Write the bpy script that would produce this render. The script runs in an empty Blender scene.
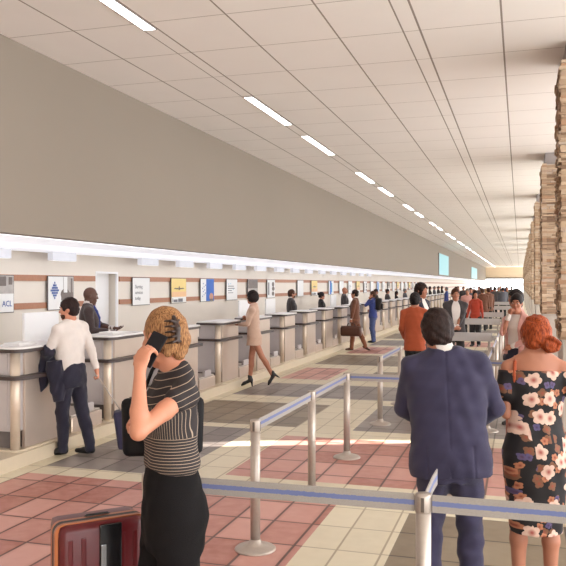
import bpy, bmesh, math, random
import numpy as np
from mathutils import Vector, Matrix
random.seed(7)
PI = math.pi
COL = bpy.context.scene.collection
F_PX = 767.0; HC = 1.95; TH = math.atan(237/767); CT = math.cos(TH); ST = math.sin(TH)

# ------------------------------------------------------------------ helpers
def lin(c):
    return tuple(((v/255)/12.92 if v/255 <= .04045 else (((v/255)+.055)/1.055)**2.4) for v in c)

MATS = {}
def mat(name, rgb, rough=.5, metal=0.0, var=.06, scale=12.0, bump=0.0, bscale=60.0, emit=None, estr=0.0, sheen=0, spec=.5):
    if name in MATS: return MATS[name]
    m = bpy.data.materials.new(name); m.use_nodes = True
    nt = m.node_tree; b = nt.nodes['Principled BSDF']
    c = lin(rgb)
    tc = nt.nodes.new('ShaderNodeTexCoord')
    n = nt.nodes.new('ShaderNodeTexNoise'); n.inputs['Scale'].default_value = scale; n.inputs['Detail'].default_value = 3
    nt.links.new(tc.outputs['Object'], n.inputs['Vector'])
    mx = nt.nodes.new('ShaderNodeMix'); mx.data_type = 'RGBA'
    mx.inputs[6].default_value = (*[v*(1-var) for v in c], 1); mx.inputs[7].default_value = (*[min(1, v*(1+var)) for v in c], 1)
    nt.links.new(n.outputs['Fac'], mx.inputs[0]); nt.links.new(mx.outputs[2], b.inputs['Base Color'])
    b.inputs['Roughness'].default_value = rough; b.inputs['Metallic'].default_value = metal
    b.inputs['Specular IOR Level'].default_value = spec
    if sheen: b.inputs['Sheen Weight'].default_value = sheen
    if bump:
        n2 = nt.nodes.new('ShaderNodeTexNoise'); n2.inputs['Scale'].default_value = bscale; n2.inputs['Detail'].default_value = 4
        nt.links.new(tc.outputs['Object'], n2.inputs['Vector'])
        bp = nt.nodes.new('ShaderNodeBump'); bp.inputs['Strength'].default_value = bump; bp.inputs['Distance'].default_value = .01
        nt.links.new(n2.outputs['Fac'], bp.inputs['Height']); nt.links.new(bp.outputs[0], b.inputs['Normal'])
    if emit:
        b.inputs['Emission Color'].default_value = (*lin(emit), 1); b.inputs['Emission Strength'].default_value = estr
    MATS[name] = m
    return m

class NG:
    """tiny node maths helper"""
    def __init__(s, name):
        s.m = bpy.data.materials.new(name); s.m.use_nodes = True; s.nt = s.m.node_tree
        s.b = s.nt.nodes['Principled BSDF']; MATS[name] = s.m
    def n(s, t, **k):
        x = s.nt.nodes.new(t)
        for a, v in k.items(): setattr(x, a, v)
        return x
    def l(s, a, b): s.nt.links.new(a, b)
    def val(s, sock, v):
        if isinstance(v, (int, float)): sock.default_value = v
        else: s.l(v, sock)
    def ma(s, op, a, b=0.0, c=None):
        x = s.n('ShaderNodeMath', operation=op); s.val(x.inputs[0], a); s.val(x.inputs[1], b)
        if c is not None: s.val(x.inputs[2], c)
        return x.outputs[0]
    def mix(s, f, a, b):
        x = s.n('ShaderNodeMix', data_type='RGBA'); s.val(x.inputs[0], f)
        for i, v in ((6, a), (7, b)):
            if isinstance(v, tuple): x.inputs[i].default_value = (*v, 1) if len(v) == 3 else v
            else: s.l(v, x.inputs[i])
        return x.outputs[2]
    def xyz(s, out='Object'):
        tc = s.n('ShaderNodeTexCoord'); sp = s.n('ShaderNodeSeparateXYZ'); s.l(tc.outputs[out], sp.inputs[0])
        return tc.outputs[out], sp.outputs[0], sp.outputs[1], sp.outputs[2]
    def noise(s, vec, sc, det=3):
        x = s.n('ShaderNodeTexNoise'); x.inputs['Scale'].default_value = sc; x.inputs['Detail'].default_value = det
        s.l(vec, x.inputs['Vector']); return x.outputs['Fac']
    def comb(s, x, y, z=0.0):
        c = s.n('ShaderNodeCombineXYZ'); s.val(c.inputs[0], x); s.val(c.inputs[1], y); s.val(c.inputs[2], z); return c.outputs[0]
    def bump(s, h, st=.3, d=.01):
        x = s.n('ShaderNodeBump'); x.inputs['Strength'].default_value = st; x.inputs['Distance'].default_value = d
        s.l(h, x.inputs['Height']); s.l(x.outputs[0], s.b.inputs['Normal'])

def link_mesh(name, me, m=None, parent=None):
    o = bpy.data.objects.new(name, me); COL.objects.link(o)
    if m:
        for q in (m if isinstance(m, (list, tuple)) else [m]): me.materials.append(q)
    if parent: o.parent = parent
    return o
def obj(name, bm, m=None, parent=None, smooth=False):
    me = bpy.data.meshes.new(name); bm.normal_update(); bm.to_mesh(me); bm.free()
    if smooth:
        for p in me.polygons: p.use_smooth = True
    return link_mesh(name, me, m, parent)
def tag(o, label=None, cat=None, group=None, kind=None):
    if label: o['label'] = label
    if cat: o['category'] = cat
    if group: o['group'] = group
    if kind: o['kind'] = kind
    return o
def empty(name, loc=(0, 0, 0), rz=0.0, sc=1.0):
    o = bpy.data.objects.new(name, None); COL.objects.link(o); o.location = loc; o.rotation_euler = (0, 0, rz); o.scale = (sc,)*3
    o.empty_display_size = .1
    return o
def children(o): return [c for c in bpy.data.objects if c.parent == o]
def copy_tree(o, parent=None):
    c = o.copy(); COL.objects.link(c); c.parent = parent
    for ch in KIDS.get(o.name) or children(o): copy_tree(ch, c)
    return c
KIDS = {}
def freeze(root):
    ks = children(root); KIDS[root.name] = ks
    for k in ks: KIDS[k.name] = children(k)
def struct(o): o['kind'] = 'structure'; return o

def bx(bm, x0, x1, y0, y1, z0, z1, bev=0.0, mi=0, mtx=None):
    r = bmesh.ops.create_cube(bm, size=1.0); vs = r['verts']
    for v in vs:
        v.co = Vector(((x0+x1)/2+v.co.x*(x1-x0), (y0+y1)/2+v.co.y*(y1-y0), (z0+z1)/2+v.co.z*(z1-z0)))
    fs = list({f for v in vs for f in v.link_faces})
    if bev > 0:
        es = list({e for v in vs for e in v.link_edges})
        r2 = bmesh.ops.bevel(bm, geom=es, offset=bev, segments=2, affect='EDGES', profile=.6)
        fs = list({f for f in r2['faces']} | {f for f in fs if f.is_valid})
        vs = list({v for f in fs for v in f.verts} | {v for v in r2['verts']})
    for f in fs:
        if f.is_valid: f.material_index = mi
    if mtx is not None:
        bmesh.ops.transform(bm, matrix=mtx, verts=[v for v in vs if v.is_valid])
def lathe(bm, prof, seg=24, c=(0, 0, 0), cap=True):
    rings = []
    for r, z in prof:
        rings.append([bm.verts.new((c[0]+r*math.cos(2*PI*i/seg), c[1]+r*math.sin(2*PI*i/seg), c[2]+z)) for i in range(seg)])
    for a, b in zip(rings, rings[1:]):
        for i in range(seg): bm.faces.new((a[i], a[(i+1) % seg], b[(i+1) % seg], b[i]))
    if cap:
        bm.faces.new(list(reversed(rings[0]))); bm.faces.new(rings[-1])
def tube(bm, pts, r, seg=10):
    pts = [Vector(p) for p in pts]; rings = []
    up = Vector((0.13, .31, .94)).normalized()
    for i, p in enumerate(pts):
        t = (pts[min(i+1, len(pts)-1)]-pts[max(i-1, 0)]).normalized()
        a = t.cross(up).normalized(); b = t.cross(a)
        rr = r[i] if isinstance(r, (list, tuple)) else r
        rings.append([bm.verts.new(p+a*rr*math.cos(2*PI*k/seg)+b*rr*math.sin(2*PI*k/seg)) for k in range(seg)])
    for a, b in zip(rings, rings[1:]):
        for i in range(seg): bm.faces.new((a[i], a[(i+1) % seg], b[(i+1) % seg], b[i]))
    bm.faces.new(list(reversed(rings[0]))); bm.faces.new(rings[-1])
def strip(bm, pts, th, z0, z1, mi=0):
    """vertical band following pts (xy) with thickness"""
    P = [Vector((p[0], p[1], 0)) for p in pts]; n = len(P); L = []
    for i, p in enumerate(P):
        t = (P[min(i+1, n-1)]-P[max(i-1, 0)]).normalized(); nn = Vector((-t.y, t.x, 0))*th/2
        L.append([bm.verts.new(p+nn+Vector((0, 0, z0))), bm.verts.new(p-nn+Vector((0, 0, z0))), bm.verts.new(p-nn+Vector((0, 0, z1))), bm.verts.new(p+nn+Vector((0, 0, z1)))])
    for a, b in zip(L, L[1:]):
        for k in range(4):
            f = bm.faces.new((a[k], a[(k+1) % 4], b[(k+1) % 4], b[k])); f.material_index = mi
    bm.faces.new(L[0]).material_index = mi; bm.faces.new(list(reversed(L[-1]))).material_index = mi
def slab(bm, outline, z0, z1, mi=0, bev=0):
    lo = [bm.verts.new((x, y, z0)) for x, y in outline]; hi = [bm.verts.new((x, y, z1)) for x, y in outline]
    n = len(lo)
    bm.faces.new(list(reversed(lo))).material_index = mi; bm.faces.new(hi).material_index = mi
    for i in range(n): bm.faces.new((lo[i], lo[(i+1) % n], hi[(i+1) % n], hi[i])).material_index = mi
def text_mesh(body, size, align='LEFT', ext=.001):
    cu = bpy.data.curves.new('lettering', 'FONT'); cu.body = body; cu.size = size; cu.extrude = ext; cu.align_x = align
    cu.resolution_u = 2
    o = bpy.data.objects.new('lettering_tmp', cu); COL.objects.link(o)
    dg = bpy.context.evaluated_depsgraph_get(); dg.update()
    me = bpy.data.meshes.new_from_object(o.evaluated_get(dg)); bpy.data.objects.remove(o); bpy.data.curves.remove(cu)
    return me

def at(u, d):   # point on the floor seen in column u at camera depth d
    X = (u-520)*CT*d/F_PX
    return X, (d+X*ST)/CT
def heading(X, Y, a):  # a: 0 = walking away from camera, 90 = towards the left, 180 = towards camera
    return math.atan2(Y, X)+math.radians(a)-PI/2

# ------------------------------------------------------------------ signed-distance modelling of figures
def V3(*a): return np.array(a, dtype=np.float64)
def unit(v): v = np.asarray(v, float); return v/(np.linalg.norm(v)+1e-9)
def rotm(axis, deg): return np.array(Matrix.Rotation(math.radians(deg), 3, Vector(axis)))
class SDF:
    def __init__(s): s.ops = []
    def _add(s, fn, lo, hi, k, mode): s.ops.append((fn, np.array(lo, float), np.array(hi, float), k, mode)); return s
    def cone(s, a, ra, b, rb, k=.02, mode='u'):
        a = V3(*a); b = V3(*b); ab = b-a; L2 = ab@ab+1e-12
        def fn(X, Y, Z):
            x = X-a[0]; y = Y-a[1]; z = Z-a[2]
            t = np.clip((x*ab[0]+y*ab[1]+z*ab[2])/L2, 0, 1)
            return np.sqrt((x-t*ab[0])**2+(y-t*ab[1])**2+(z-t*ab[2])**2)-(ra+(rb-ra)*t)
        R = max(ra, rb)
        return s._add(fn, np.minimum(a, b)-R, np.maximum(a, b)+R, k, mode)
    def chain(s, pts, rs, k=.02, mode='u'):
        for i in range(len(pts)-1): s.cone(pts[i], rs[i], pts[i+1], rs[i+1], k, mode)
        return s
    def ell(s, c, r, R=None, k=.02, mode='u'):
        c = V3(*c); r = V3(*r); Ri = np.eye(3) if R is None else np.asarray(R).T
        def fn(X, Y, Z):
            x = X-c[0]; y = Y-c[1]; z = Z-c[2]
            p = Ri[0, 0]*x+Ri[0, 1]*y+Ri[0, 2]*z; q = Ri[1, 0]*x+Ri[1, 1]*y+Ri[1, 2]*z; w = Ri[2, 0]*x+Ri[2, 1]*y+Ri[2, 2]*z
            k0 = np.sqrt((p/r[0])**2+(q/r[1])**2+(w/r[2])**2); k1 = np.sqrt((p/r[0]**2)**2+(q/r[1]**2)**2+(w/r[2]**2)**2)+1e-9
            return k0*(k0-1)/k1
        ext = np.sqrt(((Ri.T*r)**2).sum(axis=1))
        return s._add(fn, c-ext, c+ext, k, mode)
    def box(s, c, h, rad=.01, R=None, k=.01, mode='u'):
        c = V3(*c); h = V3(*h); Ri = np.eye(3) if R is None else np.asarray(R).T
        def fn(X, Y, Z):
            x = X-c[0]; y = Y-c[1]; z = Z-c[2]
            p = np.abs(Ri[0, 0]*x+Ri[0, 1]*y+Ri[0, 2]*z)-h[0]+rad; q = np.abs(Ri[1, 0]*x+Ri[1, 1]*y+Ri[1, 2]*z)-h[1]+rad; w = np.abs(Ri[2, 0]*x+Ri[2, 1]*y+Ri[2, 2]*z)-h[2]+rad
            return np.sqrt(np.maximum(p, 0)**2+np.maximum(q, 0)**2+np.maximum(w, 0)**2)+np.minimum(np.maximum(p, np.maximum(q, w)), 0)-rad
        ext = np.abs(Ri.T)@h
        return s._add(fn, c-ext, c+ext, k, mode)
    def loft(s, secs, M=None, k=.02, mode='u', ripple=None):
        """secs: (z, cx, cy, rx, ry); M=(R, origin) frame"""
        A = np.array(secs, float); A = A[np.argsort(A[:, 0])]
        zz = np.linspace(A[0, 0], A[-1, 0], 60); cols = []
        for j in range(1, 5):
            v = np.interp(zz, A[:, 0], A[:, j])
            vp = np.pad(v, 3, mode='edge'); v = np.convolve(vp, np.array([1, 3, 5, 7, 5, 3, 1])/25., 'valid'); cols.append(v)
        R, o = (np.eye(3), np.zeros(3)) if M is None else M
        Ri = np.asarray(R).T
        def fn(X, Y, Z):
            x = X-o[0]; y = Y-o[1]; z = Z-o[2]
            p = Ri[0, 0]*x+Ri[0, 1]*y+Ri[0, 2]*z; q = Ri[1, 0]*x+Ri[1, 1]*y+Ri[1, 2]*z; w = Ri[2, 0]*x+Ri[2, 1]*y+Ri[2, 2]*z
            cx, cy, rx, ry = [np.interp(w, zz, c) for c in cols]
            if ripple is not None:
                an = np.arctan2(q-cy, p-cx); g = ripple(an, w); rx = rx+g; ry = ry+g
            a = p-cx; b = q-cy
            k0 = (np.abs(a/rx)**2.25+np.abs(b/ry)**2.25)**(1/2.25); k1 = np.sqrt((a/rx**2)**2+(b/ry**2)**2)+1e-6
            kk = np.sqrt((a/rx)**2+(b/ry)**2)
            d = kk*(k0-1)/k1
            return np.maximum(d, np.maximum(zz[0]-w, w-zz[-1]))
        m = float(max(np.abs(cols[0]).max()+cols[2].max(), np.abs(cols[1]).max()+cols[3].max()))+.03
        cs = np.array([[a, b, c] for a in (-m, m) for b in (-m, m) for c in (zz[0], zz[-1])])@np.asarray(R).T+o
        return s._add(fn, cs.min(0), cs.max(0), k, mode)
    def half(s, n, d, k=.004):   # keep n.p < d
        n = unit(n)
        def fn(X, Y, Z): return n[0]*X+n[1]*Y+n[2]*Z-d
        return s._add(fn, (-9,)*3, (9,)*3, k, 'i')
    def warp(s, g):
        return s._add(g, (-9,)*3, (9,)*3, 0, 'w')
    def mesh(s, h):
        adds = [o for o in s.ops if o[4] == 'u']
        lo = np.min([o[1] for o in adds], 0)-.03-2*h; hi = np.max([o[2] for o in adds], 0)+.03+2*h
        n = np.ceil((hi-lo)/h).astype(int)+1
        ax = [lo[i]+h*np.arange(n[i]) for i in range(3)]
        F = np.full(tuple(n), .5, np.float32)
        for fn, a, b, k, mode in s.ops:
            mg = k+2.5*h+.012
            i0 = np.clip(((a-mg-lo)/h).astype(int), 0, n-1); i1 = np.clip(np.ceil((b+mg-lo)/h).astype(int)+1, 1, n)
            if np.any(i1 <= i0): continue
            sl = tuple(slice(i0[j], i1[j]) for j in range(3))
            X = ax[0][sl[0]][:, None, None]; Y = ax[1][sl[1]][None, :, None]; Z = ax[2][sl[2]][None, None, :]
            G = fn(X, Y, Z).astype(np.float32); f = F[sl]
            if mode == 'w': F[sl] = f+G; continue
            if mode == 'u':
                m = np.minimum(f, G)
                if k > 0: e = np.maximum(k-np.abs(f-G), 0)/k; m = m-e*e*k*.25
            else:
                if mode == 's': G = -G
                m = np.maximum(f, G)
                if k > 0: e = np.maximum(k-np.abs(f-G), 0)/k; m = m+e*e*k*.25
            F[sl] = m
        return nets(F, lo, h)
def nets(F, lo, h):
    S = F < 0
    c = S[:-1, :-1, :-1].astype(np.int8)
    for d in ((1, 0, 0), (0, 1, 0), (0, 0, 1), (1, 1, 0), (1, 0, 1), (0, 1, 1), (1, 1, 1)):
        c = c+S[d[0]:S.shape[0]-1+d[0], d[1]:S.shape[1]-1+d[1], d[2]:S.shape[2]-1+d[2]]
    I = np.argwhere((c > 0) & (c < 8))
    idx = -np.ones(c.shape, np.int64); idx[I[:, 0], I[:, 1], I[:, 2]] = np.arange(len(I))
    acc = np.zeros((len(I), 3)); cnt = np.zeros(len(I))
    C8 = [(a, b, d) for a in (0, 1) for b in (0, 1) for d in (0, 1)]
    fv = {q: F[I[:, 0]+q[0], I[:, 1]+q[1], I[:, 2]+q[2]].astype(float) for q in C8}
    for q in C8:
        for a in range(3):
            if q[a]: continue
            r = list(q); r[a] = 1; r = tuple(r)
            m = (fv[q] < 0) != (fv[r] < 0)
            t = fv[q][m]/(fv[q][m]-fv[r][m])
            p = np.tile(np.array(q, float), (m.sum(), 1)); p[:, a] += t
            acc[m] += p; cnt[m] += 1
    V = lo+h*(I+acc/cnt[:, None])
    Q = []
    for a in range(3):
        b = (a+1) % 3; d = (a+2) % 3
        s0 = [slice(None)]*3; s1 = [slice(None)]*3; s0[a] = slice(0, -1); s1[a] = slice(1, None)
        A = S[tuple(s0)]; B = S[tuple(s1)]
        E = np.argwhere(A != B)
        E = E[(E[:, b] > 0) & (E[:, d] > 0) & (E[:, b] < S.shape[b]-1) & (E[:, d] < S.shape[d]-1)]
        ins = A[E[:, 0], E[:, 1], E[:, 2]]
        def g(ob, od):
            e = E.copy(); e[:, b] -= ob; e[:, d] -= od
            return idx[e[:, 0], e[:, 1], e[:, 2]]
        q = np.stack([g(1, 1), g(0, 1), g(0, 0), g(1, 0)], 1)
        q[~ins] = q[~ins][:, ::-1]
        Q.append(q)
    Q = np.concatenate(Q); Q = Q[(Q >= 0).all(1)]
    return V, Q
def sdf_obj(name, s, h, m, parent, smooth_iter=1):
    V, Q = s.mesh(h)
    # one light Laplacian pass to remove net stair-steps
    for _ in range(smooth_iter):
        acc = np.zeros_like(V); cnt = np.zeros(len(V))
        for i in range(4):
            a = Q[:, i]; b = Q[:, (i+1) % 4]
            np.add.at(acc, a, V[b]); np.add.at(cnt, a, 1); np.add.at(acc, b, V[a]); np.add.at(cnt, b, 1)
        V = V*.5+.5*acc/np.maximum(cnt, 1)[:, None]
    me = bpy.data.meshes.new(name)
    me.vertices.add(len(V)); me.vertices.foreach_set('co', V.astype(np.float32).ravel())
    me.loops.add(len(Q)*4); me.loops.foreach_set('vertex_index', Q.astype(np.int32).ravel())
    me.polygons.add(len(Q)); me.polygons.foreach_set('loop_start', np.arange(0, len(Q)*4, 4, dtype=np.int32))
    me.update(calc_edges=True); me.validate()
    me.polygons.foreach_set('use_smooth', np.ones(len(me.polygons), bool))
    return link_mesh(name, me, m, parent)
def ik(a, t, l1, l2, hint):
    a = V3(*a); t = V3(*t); d = t-a; L = np.linalg.norm(d); L = min(L, (l1+l2)*.999); u = unit(d)
    x = (l1*l1-l2*l2+L*L)/(2*L); y = math.sqrt(max(l1*l1-x*x, 0)); h = V3(*hint); h = unit(h-(h@u)*u)
    return a+u*x+h*y, a+u*L
# ------------------------------------------------------------------ figure builder
def hand(s, w, d, n, thumb, curl=(25, 35, 25), fr=.008, sc=1.0, tc=.35):
    d = unit(d); n = unit(V3(*n)-(V3(*n)@d)*d); t = unit(np.cross(d, n))
    if t@V3(*thumb) < 0: t = -t
    w = V3(*w)
    R = np.stack([t, n, d], 1)
    s.ell(w+d*.045*sc, (.036*sc, .0165*sc, .056*sc), R, .02)
    s.ell(w+d*.05*sc+t*.02*sc+n*.004, (.018*sc, .015*sc, .032*sc), R, .015)
    for i, L in enumerate((.072, .080, .075, .060)):
        off = (.027-.018*i)*sc
        p = w+d*(.082-.004*abs(i-1))*sc+t*off
        a = 0; q = p; prev = w+d*.05*sc+t*off*.8
        s.cone(prev, fr*1.1, q, fr*1.05, .006)
        for j in range(3):
            a += math.radians(curl[j]*(1+.06*i)); seg = L*sc*(.45, .31, .24)[j]
            dd = d*math.cos(a)+n*math.sin(a)+t*.05*(1.2-i)
            q2 = q+unit(dd)*seg; s.cone(q, fr*(1-.07*j), q2, fr*(.93-.07*j), .003); q = q2
    p = w+d*.022*sc+t*.026*sc
    p1 = p+unit(d*.75+t*.6+n*tc)*.042*sc; p2 = p1+unit(d*.9+t*.1+n*(tc+.2))*.032*sc
    s.cone(w+d*.015*sc+t*.01*sc, .013, p, .0125*sc, .01); s.cone(p, .012*sc, p1, .0098, .006); s.cone(p1, .0098, p2, .008, .004)

SHOES = {}
def S(a, r, w):   # screen-right r, away-from-camera w  ->  local x, y for heading a
    a = math.radians(a); return (r*math.cos(a)+w*math.sin(a), -r*math.sin(a)+w*math.cos(a))

def person(P, u=None, d=None, xy=None, a=0.0):
    """P: figure description in a local frame facing +Y, 1.78 tall"""
    h = P.get('h', .01); f = P.get('sex', 'm') == 'f'
    X, Y = xy if xy else at(u, d)
    heel = P.get('heel', 0.0)
    root = empty('person', (X, Y, P.get('z0', 0.0)+heel*P.get('scale', 1.0)), heading(X, Y, a), P.get('scale', 1.0))
    tag(root, P['label'], 'person', P.get('group'))
    lean = P.get('lean', 0); tw = P.get('twist', 0); side = P.get('side', 0)
    O = V3(0, 0, .93)
    RT = rotm((0, 0, 1), tw)@rotm((1, 0, 0), -lean)@rotm((0, 1, 0), side)
    T = lambda x, y, z: RT@(V3(x, y, z)-O)+O
    fat = P.get('fat', 1.0)
    sx = .160 if f else .188; sz = 1.42 if f else 1.445
    # ---- joints
    nb = T(0, -.015, 1.50); hd = T(0, .012, 1.668)+V3(*P.get('head_off', (0, 0, 0)))
    RH = RT@rotm((0, 0, 1), P.get('head_yaw', 0))@rotm((1, 0, 0), -P.get('head_pitch', 0))@rotm((0, 1, 0), P.get('head_tilt', 0))
    HP = lambda x, y, z: RH@V3(x, y, z)+hd
    sh = {'L': T(-sx, -.012, sz), 'R': T(sx, -.012, sz)}
    up = P.get('hips', 0.0)
    hip = {'L': V3(-.088, 0, .90), 'R': V3(.088, 0, .90)}
    hands = P.get('hands', {})
    dflt = {'L': ((-.27, .06, .86), (-.5, -1, 0)), 'R': ((.27, .06, .86), (.5, -1, 0))}
    arm = {}
    for k in 'LR':
        tg, hint = hands.get(k, dflt[k])[:2]
        e, w = ik(sh[k], tg, .285, .255, hint); arm[k] = (e, w)
    feet = P.get('feet', {})
    heel = P.get('heel', 0.0)
    dfeet = {'L': ((-.10, -.02, .085), (-.12, 1, 0)), 'R': ((.10, -.02, .085), (.12, 1, 0))}
    leg = {}
    for k in 'LR':
        ak, td = feet.get(k, dfeet[k])[:2]
        kh = feet.get(k, dfeet[k])[2] if len(feet.get(k, dfeet[k])) > 2 else (td[0], td[1], .2)
        ak = V3(*ak)
        kn, an = ik(hip[k], ak, .405, .415, kh); leg[k] = (kn, an, unit(td))
    fr = max(.0082, .62*h)
    # ---- body: one continuous skin surface
    b = SDF()
    if f: tor = [(.80, 0, -.01, .150, .105), (.90, 0, -.012, .162, .112), (1.0, 0, 0, .145, .10), (1.09, 0, .005, .118, .088), (1.2, 0, .005, .13, .094), (1.31, 0, .012, .142, .108), (1.40, 0, -.005, .138, .088), (1.47, 0, -.015, .10, .065), (1.51, 0, -.015, .055, .05)]
    else: tor = [(.82, 0, 0, .145, .105), (.93, 0, 0, .152, .112), (1.06, 0, .005, .142, .105), (1.2, 0, .005, .152, .108), (1.33, 0, .005, .168, .112), (1.42, 0, -.01, .160, .092), (1.48, 0, -.015, .115, .07), (1.52, 0, -.015, .06, .055)]
    rel = lambda secs, g=0.0, m=1.0: [(z-.93, cx, cy, rx*fat*m+g, ry*fat*m+g) for z, cx, cy, rx, ry in secs]
    b.loft(rel(tor), (RT, O))
    nr = .046 if f else .056
    b.cone(nb-RT@V3(0, .0, .03), nr*1.12, HP(0, -.018, -.085), nr, .03)
    for k in 'LR':
        sg = -1 if k == 'L' else 1
        e, w = arm[k]; s0 = sh[k]; q = .82 if f else 1.0
        b.cone(T(sg*.04, -.025, 1.505), .038, s0+V3(0, 0, .005), .046*q, .04)
        b.cone(s0, .050*q, (s0*.55+e*.45), .045*q, .03); b.cone((s0*.55+e*.45), .045*q, e, .036*q, .015)
        b.cone(e, .038*q, e*.68+w*.32, .040*q, .015); b.cone(e*.68+w*.32, .040*q, w, .0262*q, .015)
        hh = hands.get(k, dflt[k])
        dd = hh[2] if len(hh) > 2 and hh[2] is not None else unit(w-e)
        nn = hh[3] if len(hh) > 3 else (-sg, 0.2, 0)
        th = hh[4] if len(hh) > 4 else (0, 1, .2)
        cu = hh[5] if len(hh) > 5 else (22, 30, 22)
        hand(b, w, dd, nn, th, cu, fr, .92 if f else 1.0)
        kn, an, td = leg[k]; hp = hip[k]
        b.cone(hp, .082*fat, kn, .053, .03); b.cone(kn, .052, kn*.65+an*.35+V3(0, -.012, 0), .053, .02); b.cone(kn*.65+an*.35+V3(0, -.012, 0), .051, an, .034, .02)
        dn_ = unit(V3(0, 0, 1)-td[2]*td)
        ft = an+td*.12-dn_*.054 if heel < .01 else an+unit(td*.16+V3(0, 0, -.055-heel*.95))*.15
        b.cone(an-dn_*.035-td*.02, .030, ft, .017, .02)
    if not P.get('tiny'):
        b.ell(HP(0, -.010, .006), (.073, .093, .096), RH, .02)
        b.ell(HP(0, .028, -.045), (.056, .060, .078), RH, .03)
        b.ell(HP(0, .060, -.103), (.026, .026, .020), RH, .03)
        b.cone(HP(.04, .02, -.09), .018, HP(0, .055, -.11), .018, .03); b.cone(HP(-.04, .02, -.09), .018, HP(0, .055, -.11), .018, .03)
        b.cone(HP(-.03, .078, .016), .008, HP(.03, .078, .016), .008, .02)
        for sg in (-1, 1):
            b.ell(HP(sg*.032, .097, -.006), (.017, .012, .011), RH, .012, 's')
            b.ell(HP(sg*.040, .066, -.04), (.020, .016, .018), RH, .02)
            eo = max(0, P.get('hair_g', .013)-.014); b.ell(HP(sg*(.077+eo), -.008, -.022), (.0105, .019, .031), RH@rotm((0, 0, 1), sg*-18), .006)
            b.ell(HP(sg*(.086+eo), -.002, -.022), (.006, .010, .018), RH, .004, 's')
        b.cone(HP(0, .084, .0), .0075, HP(0, .106, -.038), .0105, .012); b.cone(HP(-.011, .094, -.042), .007, HP(.011, .094, -.042), .007, .008)
        b.ell(HP(0, .086, -.070), (.023, .011, .0065), RH, .007); b.ell(HP(0, .085, -.080), (.020, .011, .0065), RH, .007)
    else:
        b.ell(HP(0, -.008, .0), (.074, .092, .1), RH, .02); b.ell(HP(0, .035, -.06), (.052, .055, .062), RH, .03); b.cone(HP(0, .09, 0), .008, HP(0, .11, -.04), .012, .01)
        for sg in (-1, 1): b.ell(HP(sg*.078, -.005, -.022), (.012, .018, .03), RH, .006)
    body = sdf_obj('body', b, h if not P.get('fine') else P['fine'], P['skin'], root)
    # ---- face details
    if P.get('face'):
        for sg in (-1, 1):
            s = SDF().ell(HP(sg*.032, .083, -.006), (.0118, .0125, .0085)); o = sdf_obj('eye', s, .003, MATS['eye_white'], root)
            s = SDF().ell(HP(sg*.032, .0935, -.006), (.0072, .004, .0070)); sdf_obj('iris', s, .0018, MATS['iris'], o)
            s = SDF().chain([HP(sg*.048, .082, .016), HP(sg*.032, .091, .022), HP(sg*.016, .091, .018)], [.003, .0045, .004], .004); sdf_obj('eyebrow', s, .0028, P['hair_m'], root)
        s = SDF().ell(HP(0, .0865, -.070), (.022, .0125, .0058), RH, .004).ell(HP(0, .0855, -.080), (.019, .0125, .006), RH, .004)
        sdf_obj('lips', s, .0028, MATS['lips'], root)
        if P.get('beard'):
            s = SDF().ell(HP(0, .03, -.085), (.060, .064, .052), RH).ell(HP(0, .0865, -.075), (.025, .03, .010), RH, .004, 's').ell(HP(0, .09, -.03), (.07, .06, .032), RH, .01, 's').half(-(RH@V3(0, 1, -.1)), -(RH@V3(0, 1, -.1))@HP(0, -.005, 0))
            sdf_obj('beard', s, max(.004, h*.5), P['beard'], root)
    # ---- hair
    st = P.get('hair'); hh = P.get('hh', min(h, .008))
    if st:
        s = SDF(); g = P.get('hair_g', .013)
        s.ell(HP(0, -.016, .012), (.073+g, .093+g, .098+g), RH, .01)
        if st in ('short', 'bun', 'updo', 'long', 'cap'): s.ell(HP(0, -.05, -.045), (.060+g*.8, .050+g*.8, .055), RH, .03)
        if st == 'bob': s.ell(HP(0, -.015, -.035), (.090+g, .085+g, .080), RH, .04)
        if st == 'long':
            s.loft([(-.42, 0, -.075, .075, .028), (-.25, 0, -.075, .098, .036), (-.10, 0, -.06, .092, .05), (0, 0, -.03, .085, .07)], (RH, hd), .03)
        fw = .098 if st in ('bob', 'long') else .12
        s.ell(HP(0, .098, -.055), (.071 if st != 'bob' else .062, .088, .100), RH, .012, 's')
        if st == 'short' or st == 'cap':
            for sg in (-1, 1): s.ell(HP(sg*(.092+g-.013), .008, -.052), (.034, .042, .054), RH, .01, 's')
            s.half(-(RH@V3(0, 0, 1)), -(RH@V3(0, 0, 1))@HP(0, 0, -.094))
        if st in ('bun', 'updo'):
            for sg in (-1, 1): s.ell(HP(sg*.092, .018, -.072), (.034, .046, .052), RH, .01, 's')
            s.half(-(RH@V3(0, .12, 1)), -(RH@V3(0, .12, 1))@HP(0, 0, -.102))
        if st == 'bun':
            bc = P.get('bun', (0, -.13, -.01)); br = P.get('bun_r', .045)
            s.ell(HP(*bc), (br, br*.9, br), RH, .015)
            s.ell(HP(bc[0]*.75, bc[1]*.8, bc[2]+.005), (br*.8, br*.8, br*.8), RH, .015)
            if h < .008:
                for q in range(3):
                    an = q*2.1; ring = [HP(bc[0]+br*.72*math.cos(t+an), bc[1]-.012*(q+1), bc[2]+br*.72*math.sin(t+an)) for t in np.linspace(0, 4.0, 8)]
                    s.chain(ring, [.012]*8, .004)
        if st == 'updo':
            s.chain([HP(.0, -.080, -.090), HP(.010, -.098, -.04), HP(.0, -.100, .02), HP(-.015, -.080, .07)], [.028, .031, .028, .018], .012)
            s.chain([HP(-.045, -.062, -.085), HP(-.028, -.090, -.03), HP(-.025, -.088, .04)], [.018, .020, .018], .012)
            s.chain([HP(.045, -.062, -.085), HP(.034, -.090, -.03), HP(.03, -.088, .04)], [.018, .020, .016], .012)
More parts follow.
